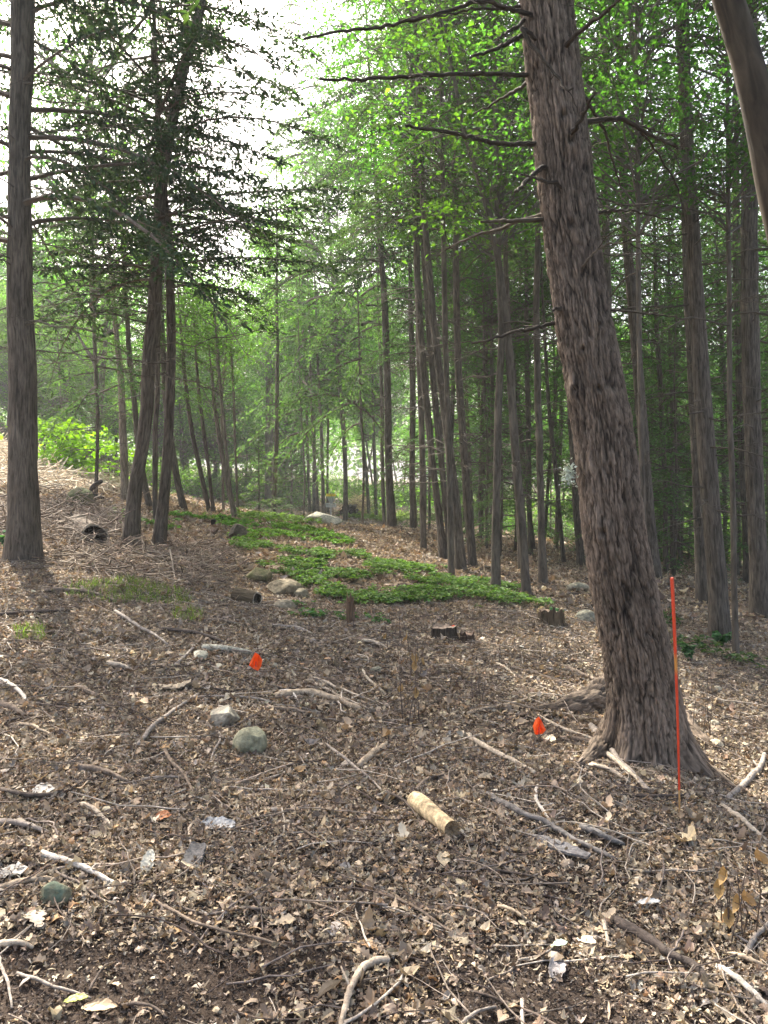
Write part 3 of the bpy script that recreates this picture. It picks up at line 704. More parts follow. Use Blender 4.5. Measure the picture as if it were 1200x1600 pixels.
    # roots
    for pp in ([(960, 1085, .16), (925, 1102, .12), (890, 1110, .085), (850, 1112, .045), (800, 1108, .016)],
               [(965, 1140, .11), (945, 1165, .08), (925, 1185, .05), (900, 1200, .02)],
               [(1050, 1165, .12), (1075, 1190, .09), (1098, 1206, .06), (1135, 1226, .03), (1180, 1250, .012)],
               [(1060, 1130, .10), (1085, 1150, .06), (1115, 1168, .03), (1150, 1180, .012)]):
        q = [np.array([*(G(a_, b_)[:2]), 0, r_]) for a_, b_, r_ in pp]
        q = spline(np.array(q), 70); q[:, 2] = TZ(q[:, 0], q[:, 1]) + q[:, 3] * .2
        rb = MB(); rb.tube(q[:, :3] - base, q[:, 3], 64, (.8, .78, .75), 0); V_ = rb.v[-1]; nr_ = 70 * 64; bk_ = rb.b[-1][:nr_]; fu_ = np.clip(abs(fbm(bk_ * np.array([30, 30, 9.]) + pp[0][0], 3, 80)) / .09, 0, 1); cc_ = np.repeat(q[:, :3] - base, 64, 0); V_[:nr_] = cc_ + (V_[:nr_] - cc_) * (1 + .22 * fu_ - .15 + .5 * fbm(bk_ * 9, 3, 81))[:, None]; rb.c[-1][:nr_] *= (.35 + .7 * fu_)[:, None]; rb.obj('root', M_big, e, smooth=True)
    # branches: pixel path, start and end distance, start radius (px)
    BR = [([(822, 8), (790, 14), (750, 12), (700, 24), (640, 26)], 5.0, 4.9, 5, 'short broken branch at the top left of the trunk'),
          ([(826, 22), (800, 16), (748, 2), (690, 20), (600, 42), (530, 50), (475, 60)], 4.9, 4.1, 7, 'long bare branch reaching left at the top of the picture'),
          ([(824, 22), (812, 40), (795, 48), (779, 62)], 5, 4.8, 7, None),
          ([(830, 50), (800, 65), (770, 78), (735, 90)], 5, 4.7, 8, None),
          ([(832, 117), (760, 116), (690, 116), (600, 122), (550, 126), (500, 123)], 5, 4.2, 7, 'long straight bare branch reaching left below the topmost ones'),
          ([(834, 122), (810, 138), (780, 156), (740, 178)], 5, 5.5, 6, None),
          ([(842, 225), (790, 225), (762, 222), (720, 210), (680, 203), (632, 197)], 5, 4.5, 8, 'long bare branch bending up at its tip'),
          ([(846, 262), (830, 276), (815, 290), (806, 300)], 4.9, 4.7, 8, None),
          ([(870, 287), (850, 282), (835, 277), (815, 272)], 4.8, 4.5, 6, None),
          ([(855, 342), (820, 344), (785, 345), (752, 347)], 5, 4.8, 8, 'short thick bare stub above a pale twisted branch'),
          ([(852, 335), (810, 346), (780, 358), (740, 370), (697, 388)], 5, 5.3, 7, 'pale twisted bare branch pointing down left'),
          ([(870, 505), (840, 511), (800, 520), (765, 531), (738, 536)], 5, 4.7, 6, 'lowest bare branch on the left side'),
          ([(880, 80), (895, 60), (920, 38), (950, 15), (975, -8)], 4.9, 4.4, 8, 'bare branch rising right at the top'),
          ([(815, 45), (832, 72), (850, 95), (868, 118), (878, 128), (880, 137), (893, 139)], 4.75, 4.5, 6, 'crooked branch hanging across the front of the trunk'),
          ([(893, 212), (902, 195), (915, 172), (929, 144)], 4.85, 4.6, 8, 'broken stub standing out near a dark knot'),
          ([(915, 190), (945, 188), (975, 187), (1005, 205), (1040, 222), (1062, 232)], 5.05, 5.3, 9, 'forked bare branch reaching right'),
          ([(975, 187), (1010, 200), (1045, 210), (1075, 215)], 5.15, 5.6, 4, None),
          ([(1000, 205), (1025, 235), (1055, 285), (1070, 330)], 5.2, 5.5, 4, None),
          ([(905, 140), (925, 170), (945, 205), (955, 245), (970, 292)], 5.1, 5.7, 6, 'dark branch sloping down behind the right side'),
          ([(932, 331), (960, 329), (990, 329), (1020, 337), (1055, 344)], 5.05, 5.2, 5, 'slim bare branch right of the trunk'),
          ([(912, 415), (925, 398), (945, 383), (975, 380), (1006, 377)], 4.8, 4.6, 4, 'pale peeled twig branching right'),
          ([(945, 484), (990, 488), (1030, 492), (1072, 498)], 5, 5.4, 4, None),
          ([(935, 310), (980, 320), (1030, 318), (1090, 330)], 5.1, 6.2, 3, None),
          ([(882, 483), (872, 482), (864, 484)], 4.95, 4.8, 7, None), ([(948, 543), (958, 541), (966, 542)], 5, 5, 5, None),
          ([(940, 395), (960, 400), (1005, 395), (1060, 410)], 5.1, 6, 3, None)]
    for pp, da, db, r, lab in BR:
        k = len(pp); q = np.array([np.r_[W(a_, b_, da + (db - da) * t), r * da / F / 2 * 1.05 * (1 - .55 * t)] for (a_, b_), t in zip(pp, np.linspace(0, 1, k))])
        # root the branch inside the trunk
        ax = along(S, q[0, 2]); dr = ax[:3] - q[0, :3]; dr[2] = 0; q0 = q[0].copy(); q0[:3] += dr * .45
        if r > 4 or True: q = np.concatenate([[q0], q]) if pp[0][0] < 975 else q
        q = spline(q, 6 * k); q[:, 3] = np.maximum(q[:, 3], .0035); q[3:, :3] += rng.normal(0, .0035, (len(q) - 3, 3))
        bb = MB(); bb.tube(q[:, :3] - base, q[:, 3], 8, (.62, .58, .54) if 'pale' not in (lab or '') else (1.25, 1.2, 1.1), 0, rough=.08)
        if k > 4:
            for _ in range(3):
                z = rng.integers(len(q) // 3, len(q) - 1); dead_limb(bb, q[z, :3] - base, rng.uniform(0, 6.28), .22, .004, rng.uniform(-.5, .6), .2, 0, 0, (.6, .56, .5))
        o = bb.obj('branch', M_bark, e, smooth=True)
        if lab: o['label'] = lab
    q = along(S, base[2] + 6.4)
    c = bpy.data.objects.new('crown', HEM[0]); COL.objects.link(c); c.parent = e; c.location = Vector(q[:3] - base); c.scale = (1.05, 1.05, 1)
    # pale lichen tuft on the left edge of the trunk
    tf_ = MB(); q = W(889, 742, 4.9); n = 240
    P_ = q - base + rng.normal(0, 1, (n, 3)) * np.array([.018, .02, .035])
    tf_.batch(P_, basis(rng.uniform(0, 6.28, n), rng.normal(0, .6, n), rng.normal(0, .8, n)), rng.uniform(.01, .028, n), *LT, np.clip(np.array([.5, .56, .46]) * rng.uniform(.75, 1.15, (n, 1)), 0, .8))
    o = tf_.obj('lichen_tuft', M_litter, e); o['label'] = 'pale green lichen tuft on the left edge of the trunk'
big_hemlock()

# near trunk bending in at the top right corner
def corner_tree():
    gb = ground_pt(2.95, 4.6)
    pts = [np.r_[gb, .17], np.r_[gb + [.05, 0, .9], .13], np.r_[W(1285, 600, 4.6), .115], np.r_[W(1245, 430, 4.6), .105], np.r_[W(1212, 300, 4.6), .095], np.r_[W(1186, 170, 4.6), .088],
           np.r_[W(1160, 70, 4.6), .082], np.r_[W(1135, -10, 4.6), .078], np.r_[W(1105, -130, 4.6), .07], np.r_[W(1080, -300, 4.7), .06], np.r_[W(1060, -700, 4.8), .03]]
    S = spline(np.array(pts), 70); e = empty('beech_tree', gb, 'smooth brown trunk arching in from the top right corner', 'tree')
    S[0, 2] -= .15
    mb = MB(); mb.tube(S[:, :3] - gb, S[:, 3], 20, (.6, .55, .48), 0, rough=.02); mb.obj('trunk', M_bark2, e, smooth=True)
    c = bpy.data.objects.new('crown', DEC[1]); COL.objects.link(c); c.parent = e; c.location = Vector(S[48, :3] - gb); c.scale = (.8, .8, .7)
corner_tree()

# ================================================================ background forest
def fill(n, px0, px1, d0, d1, kinds, hmin, hmax, group, label, name, wpx=(.10, .17), crown_at=.35, sc_=1.0, avoid=None, dead=4):
    for _ in range(n):
        for _try in range(20):
            px = rng.uniform(px0, px1); d = math.sqrt(rng.uniform(d0 ** 2, d1 ** 2))
            if not avoid or not any(a <= px <= b for a, b in avoid): break
        top = rng.uniform(hmin, hmax); X = (px - 600) / F * d
        zb = float(TZ(X, d)); py = lambda z: 800 - (math.tan(math.atan((z - HCAM) / d) - PITCH)) * F
        wd = rng.uniform(*wpx) * 2 * F / d; dx = rng.normal(0, 12)
        me = kinds[rng.integers(0, len(kinds))]
        s = sc_ * rng.uniform(.8, 1.15)
        tree(name, label, T, [(px, py(zb), wd * 1.2), (px - dx * .5, py(zb + 3), wd), (px - dx, py(zb + 6), wd * .85)], d, top, [(me, top * crown_at, s, s)], group, dead=dead, dz=(1.5, 6), deadL=1.6)
allk = HEM + DEC
fill(13, 640, 1330, 20, 36, HEM + [DEC[0], DEC[1]], 13, 18, 'dark forest trees behind the right stand', 'one of many slim dark trees deep in the shaded forest on the right', 'forest_tree', (.06, .11), crown_at=.3, dead=9)
fill(34, 640, 1420, 42, 66, [FARC, FARC, HEM[1]], 10, 17, 'distant forest trees on the right', 'one of the distant trees closing off the view through the right stand', 'forest_tree', (.07, .12), crown_at=.12, dead=0)
fill(16, -250, 300, 38, 50, [FARC, DEC[2]], 9, 12, 'leafy trees above the sunny bank', 'one of the leafy green trees growing above the sunny bank on the left', 'leafy_tree', crown_at=.12, dead=3)
fill(18, -200, 380, 46, 66, [FARC], 15, 20, 'distant leafy trees on the left', 'one of the distant leafy trees behind the left bank', 'leafy_tree', crown_at=.1, dead=0)
fill(11, 260, 450, 50, 80, [FARC, DEC[2]], 13, 17, 'hazy trees left of the clearing', 'one of the hazy sunlit trees far behind the slim saplings', 'hazy_tree', (.06, .1), .12, 1.1, dead=0)
fill(9, 450, 640, 70, 105, [FARC, HEM[2]], 15, 21, 'hazy trees beyond the clearing', 'one of the hazy trees beyond the sunny clearing', 'hazy_tree', (.08, .13), .3, 1.1, dead=0)
fill(11, 655, 850, 20, 38, [DEC[0], DEC[1], DEC[2]], 12, 18, 'leafy trees above the dense stand', 'one of the tall leafy trees whose crowns show above the dense stand', 'maple_tree', (.05, .08), .42, .85, avoid=[(560, 640)], dead=4)
# tall leafy crowns close behind the big hemlock
for lab, px, d, tp, at, s in [('slim maple with dark broad leaves right of the big hemlock', 1010, 8.6, 11, 4.3, .62), ('slim maple with hanging broad leaves at the top right', 1150, 9.0, 12, 4.6, .62),
                              ('slim leafy maple seen behind the long bare branches', 705, 13.5, 14, 6.2, .7), ('slim leafy maple at the top centre beyond the left tips of the bare branches', 662, 18, 15, 7.2, .8)]:
    X = (px - 600) / F * d; zb = float(TZ(X, d)); pyb = 800 - (zb - HCAM - math.tan(PITCH) * d) / d * F
    tree('maple_tree', lab, T, [(px, pyb, 12), (px - 4, pyb - 200, 10), (px - 10, pyb - 420, 9)], d, tp, [(DEC[0 if px % 2 else 1], at, s, s)], dead=5, dz=(3, 6), material=M_bark2)
# understory
def bushes(spots, meshes, name, group, label, cat='bush'):
    for k, (px, py, s) in enumerate(spots):
        p = G(px, py); o = bpy.data.objects.new(name, meshes[k % len(meshes)]); COL.objects.link(o)
        o.location = p; o.scale = (s, s, s * rng.uniform(.85, 1.2)); o.rotation_euler = (0, 0, rng.uniform(0, 6.28))
        tag(o, label, cat, group)
bushes([(470, 786, 1.6), (450, 790, 1.3), (555, 790, 1.2), (575, 797, .9), (598, 792, 1.3), (620, 788, 1.4), (520, 779, 1.8), (640, 790, 1.6), (665, 792, 1.6), (430, 780, 2)], BUSH, 'green_bush', 'low bushes round the clearing', 'one of the low green bushes at the edge of the sunny clearing')
bushes([(250, 776, .9), (300, 776, 1.3), (330, 779, 1.0), (355, 782, 1.2), (385, 784, 1.3)], BUSH, 'green_bush', 'bushes behind the left bank', 'one of the leafy green bushes behind the left bank')
bushes([(1000, 865, 1.3), (1075, 870, 1.4), (1140, 872, 1.4), (1195, 878, 1.2), (940, 850, 1.4), (880, 838, 1.3), (790, 824, 1.4), (830, 838, 1.2), (1220, 880, 1.3), (750, 815, 1.6), (700, 806, 1.6)], BUSH, 'green_bush', 'bushes in the shaded forest', 'one of the dim green bushes low among the right trunks')
for lab, px, py, s in [('young hemlock with feathery pale green sprays left of the far boulder', 455, 808, 1.0), ('young hemlock with feathery sprays beside the dark pole tree', 405, 812, .9),
                       ('young feathery hemlock at the right edge of the clearing', 560, 788, 1.0), ('shaded young hemlock behind the first dark trunk right of the stake', 985, 868, 1.6),
                       ('shaded young hemlock between the right hand trunks', 1065, 878, 1.5), ('young hemlock in the shade at the right edge', 1200, 890, 1.6), ('young hemlock in the shade behind the grey trunks', 860, 842, 1.7)]:
    p = G(px, py); e = empty('young_hemlock', p, lab, 'young tree')
    tb = MB(); z = np.linspace(-.1, 3.1 * s, 8); tb.tube(np.stack([0 * z, 0 * z, z], -1), np.linspace(.035, .006, 8) * s, 6, (1, 1, 1)); tb.obj('trunk', M_bark, e, smooth=True)
    c = bpy.data.objects.new('crown', YHEM[0]); COL.objects.link(c); c.parent = e; c.scale = (s,) * 3; c.rotation_euler = (0, 0, px)
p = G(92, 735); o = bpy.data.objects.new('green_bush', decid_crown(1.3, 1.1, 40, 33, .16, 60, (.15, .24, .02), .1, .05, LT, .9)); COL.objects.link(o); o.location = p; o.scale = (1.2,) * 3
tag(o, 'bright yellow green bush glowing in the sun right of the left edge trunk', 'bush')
ug = MB(); n = 42000
y = rng.uniform(54, 108, n); x = rng.uniform(-.75, .8, n) * y; k = ~((abs(x / y * F + 600 - 520) < 70) & (y < 64)); x, y = x[k], y[k]; n = len(x)
hh = rng.random(n) * np.clip(1.6 + 3.5 * fbm(np.stack([x * .25, y * .25, 0 * x], -1), 3, 93), .3, 3.2)
ug.batch(np.stack([x, y, TZ(x, y) + hh], -1), basis(rng.uniform(0, 6.28, n), rng.normal(0, .5, n), rng.normal(0, .5, n)), rng.uniform(.15, .4, n), *LT, greens(n, (.08, .14, .04), .3, .3))
tag(ug.obj('undergrowth', M_leaf), 'pale green undergrowth beyond the clearing and under the far trees', None, None, 'stuff')
# far wooded slope
fw = MB(); n = 60000
x = rng.uniform(-200, 220, n); y = rng.uniform(110, 170, n); hh = rng.uniform(0, 1, n) ** .7 * (9 + 5 * fbm(np.stack([x * .06, y * .06, 0 * x], -1), 3, 90) * 2)
P = np.stack([x, y, TZ(x, y) + hh + (y - 110) * .12], -1)
fw.batch(P, basis(rng.uniform(0, 6.28, n), rng.normal(0, .6, n), rng.normal(0, .6, n)), rng.uniform(.5, 1.3, n), *LT, greens(n, (.05, .09, .03)))
tag(fw.obj('far_wood', M_leaf), 'far off wooded hillside fading into haze', None, None, 'stuff')
# middle tier: half grown hemlocks whose thin sprays fill the space between the tall trunks
def tier(name, rows, mesh, tone=1.0):
    for lab, px, d, top, s in rows:
        X = (px - 600) / F * d; zb = float(TZ(X, d)); pyb = 800 - (zb - HCAM - math.tan(PITCH) * d) / d * F; k = F / d
        tree(name, lab, T, [(px, pyb, .10 * k), (px + 2, pyb - 2.0 * k, .085 * k), (px - 3, pyb - 4.5 * k, .07 * k)], d, top, [(mesh, top * .22, s, s * top * .8 / 7.5)], dead=6, dz=(1, 4))
tier('hemlock_tree', [('half grown hemlock with dense feathery boughs at the centre top left of the dense stand', 566, 26, 15, 1.5),
    ('half grown hemlock whose dark boughs hang between the sky gap and the dense stand', 474, 35, 17, 1.8),
    ('half grown hemlock with dark drooping boughs behind the twin conifers', 150, 19, 10, 1.2),
    ('half grown hemlock with drooping boughs right of the left edge trunk', 95, 36, 11, 1.1),
    ('feathery hemlock behind the cluster of four trunks', 690, 24, 13, 1.2), ('feathery hemlock between the cluster of four and the grey trunks', 760, 21, 12, 1.1),
    ('feathery hemlock just left of the big hemlock at mid height', 870, 25, 13, 1.2), ('feathery hemlock behind the first dark trunk right of the stake', 1000, 20, 12, 1.1),
    ('feathery hemlock between the two dark trunks on the right', 1060, 24, 13, 1.2), ('feathery hemlock behind the slender leaning stem on the right', 1145, 20, 12, 1.1),
    ('feathery hemlock by the thick trunk at the right edge', 1215, 17, 12, 1.1), ('feathery hemlock straight behind the big hemlock', 945, 22, 13, 1.2)], MIDH)

tier('maple_tree', [('leafy maple whose crown fills the top left behind the left edge trunk', 150, 31, 17, 1.5)], DEC[0])
for _ in range(26):
    px = rng.uniform(640, 1330); d = rng.uniform(17, 38); X = (px - 600) / F * d; s_ = rng.uniform(.45, 1.0); p = ground_pt(X, d)
    e = empty('young_hemlock', p, 'one of the shaded young hemlocks with thin layered sprays between the right hand trunks', 'young tree', 'young hemlocks in the shaded forest')
    tb = MB(); z = np.linspace(-.1, 7.3 * s_, 8); tb.tube(np.stack([.05 * np.sin(z), 0 * z, z], -1), np.linspace(.05, .006, 8), 6, (1, 1, 1)); tb.obj('trunk', M_bark, e, smooth=True)
    c = bpy.data.objects.new('crown', WISP if rng.random() < .55 else MIDH); COL.objects.link(c); c.parent = e; c.scale = (s_ * 1.15, s_ * 1.15, s_); c.rotation_euler = (0, 0, px); c.location = (0, 0, .5)
# ================================================================ rocks
import bmesh
def rock(name, label, px, py, wpx, hratio, col, depth=1.0, seed=0, facet=.25, sink=.25, moss=None, smooth=True, yaw=0, cat='rock', flat=1.0):
    p = G(px, py); d = p[1]; wd = wpx * d / F
    bm = bmesh.new(); bmesh.ops.create_icosphere(bm, subdivisions=5, radius=.5)
    V = np.array([v.co[:] for v in bm.verts]); Fa = np.array([[v.index for v in f.verts] for f in bm.faces]); bm.free()
    r_ = np.random.default_rng(seed)
    for _ in range(int(9 * (.6 + facet * 2))):
        nrm = r_.normal(0, 1, 3); nrm /= np.linalg.norm(nrm); c = r_.uniform(.5 - facet * .75, .48)
        k = V @ nrm - c; V = V - np.clip(k, 0, 1)[:, None] * nrm * .92
    V = V * (1 + .18 * fbm(V * 2.3 + seed, 3, seed)[:, None] + .09 * fbm(V * 8 + seed, 4, seed + 5)[:, None])
    V = V / (V[:, 0].max() - V[:, 0].min())
    zr = V[:, 2].max() - V[:, 2].min(); V[:, 2] *= hratio / zr / (1 - sink) ; V[:, 1] *= depth
    V[:, 2] -= V[:, 2].min() + sink * (V[:, 2].max() - V[:, 2].min())
    c, s_ = math.cos(yaw), math.sin(yaw); V = V @ np.array([[c, s_, 0], [-s_, c, 0], [0, 0, 1]])
    mb = MB(); C = np.array(col) * np.array([1.06, 1.0, .84]) * (1 + 1.1 * fbm(V * 7 + seed, 4, 3)[:, None])
    if moss is not None:
        t = np.clip(fbm(V * 4 + 3, 3, 17) * 4 + V[:, 2] * 1.2, 0, 1)[:, None]; C = C * (1 - t) + np.array(moss) * t
    mb.add(V * wd, Fa, C); o = mb.obj(name, M_stone, smooth=smooth); o.location = p + np.array([0, wd * depth * .35, 0])
    return tag(o, label, cat)
ROCKS = [
 ('boulder', 'rounded grey green rock on the leaves below the left orange flag', 388, 1178, 56, .68, (.215, .22, .17), .9, 3, .12, .22, None, 0),
 ('rock', 'angular grey rock with a pale flat face just above the rounded green rock', 345, 1138, 50, .6, (.20, .19, .175), .8, 4, .34, .3, None, .3),
 ('boulder', 'mossy flat topped boulder, uppermost of the three by the ivy bed', 402, 908, 44, .45, (.15, .135, .085), 1.1, 6, .25, .3, (.12, .12, .05), 0),
 ('boulder', 'largest pale boulder of the three by the ivy bed', 442, 930, 58, .40, (.18, .155, .115), 1.0, 7, .24, .25, None, .2),
 ('rock', 'low pale slab of rock at the front of the boulders by the ivy bed', 443, 952, 36, .4, (.21, .185, .15), .7, 8, .3, .4, None, 0),
 ('rock', 'small pale rock at the right end of the boulders by the ivy bed', 470, 934, 24, .6, (.20, .18, .14), .8, 9, .25, .3, None, 0),
 ('rock', 'dark pointed rock right of the twin conifers', 370, 844, 30, .85, (.095, .085, .07), .8, 21, .34, .15, None, 0),
 ('rock', 'small brown rock left of the dark pointed rock', 331, 834, 17, .6, (.14, .10, .085), .8, 11, .3, .2, None, 0),
 ('boulder', 'big pale flat boulder in the far sunny clearing', 504, 821, 62, .34, (.52, .51, .46), .8, 13, .28, .2, None, 0),
 ('boulder', 'rounded mossy grey boulder on the brush at left', 121, 797, 42, .85, (.13, .125, .09), .9, 14, .10, .04, (.09, .10, .04), 0),
 ('rock', 'grey mossy stone sunk in the litter in the lower left corner', 80, 1412, 52, .55, (.15, .155, .12), .8, 15, .15, .35, (.10, .13, .09), 0),
 ('rock', 'grey stone lying between the hollow log and the left twin conifer', 176, 812, 22, .4, (.30, .31, .30), .8, 16, .3, .3, None, 0),
 ('rock', 'rounded pale stone right of the big hemlock roots', 1121, 1170, 26, .5, (.36, .33, .28), .8, 17, .1, .3, None, 0),
 ('rock', 'small round pale stone near the right hand seedling', 1118, 1134, 16, .5, (.36, .33, .28), .8, 18, .1, .3, None, 0),
 ('rock', 'small round pale stone up slope of the others on the right', 1122, 1080, 15, .5, (.33, .31, .26), .8, 19, .1, .3, None, 0),
 ('rock', 'long flat grey stone left of the big hemlock in the leaves', 905, 924, 38, .35, (.26, .25, .21), .7, 20, .2, .3, None, 0),
 ('rock', 'dull grey stone half buried left of the big hemlock', 918, 972, 36, .5, (.19, .19, .165), .8, 22, .2, .4, None, 0),
 ('rock', 'small white stone at the foot of the dark pole tree', 421, 820, 12, .5, (.5, .5, .47), .8, 23, .25, .2, None, 0),
 ('rock', 'pale chunk of stone above the left end of the short pale log', 311, 1032, 22, .7, (.42, .41, .36), .8, 24, .4, .2, None, .4),
 ('rock', 'dark grey stone showing beside the stump splinters right of centre', 590, 1052, 22, .4, (.16, .16, .14), .8, 26, .2, .3, None, 0)]
for (nm, lb, px, py, wd, hr, col, dp, sd, fc, sk, ms, yw) in ROCKS: rock(nm, lb, px, py, wd, hr, col, dp, sd, fc, sk, ms, True, yw)
for k in range(7):
    rock('pebble', 'small pale stone chip scattered under the pale chunk of stone left of the orange flag', 302 + (k * 13) % 42, 1040 + (k * 7) % 17, 7 + k % 4, .7, (.42, .40, .35), .8, 40 + k, .35, .2)['group'] = 'stone chips by the left flag'

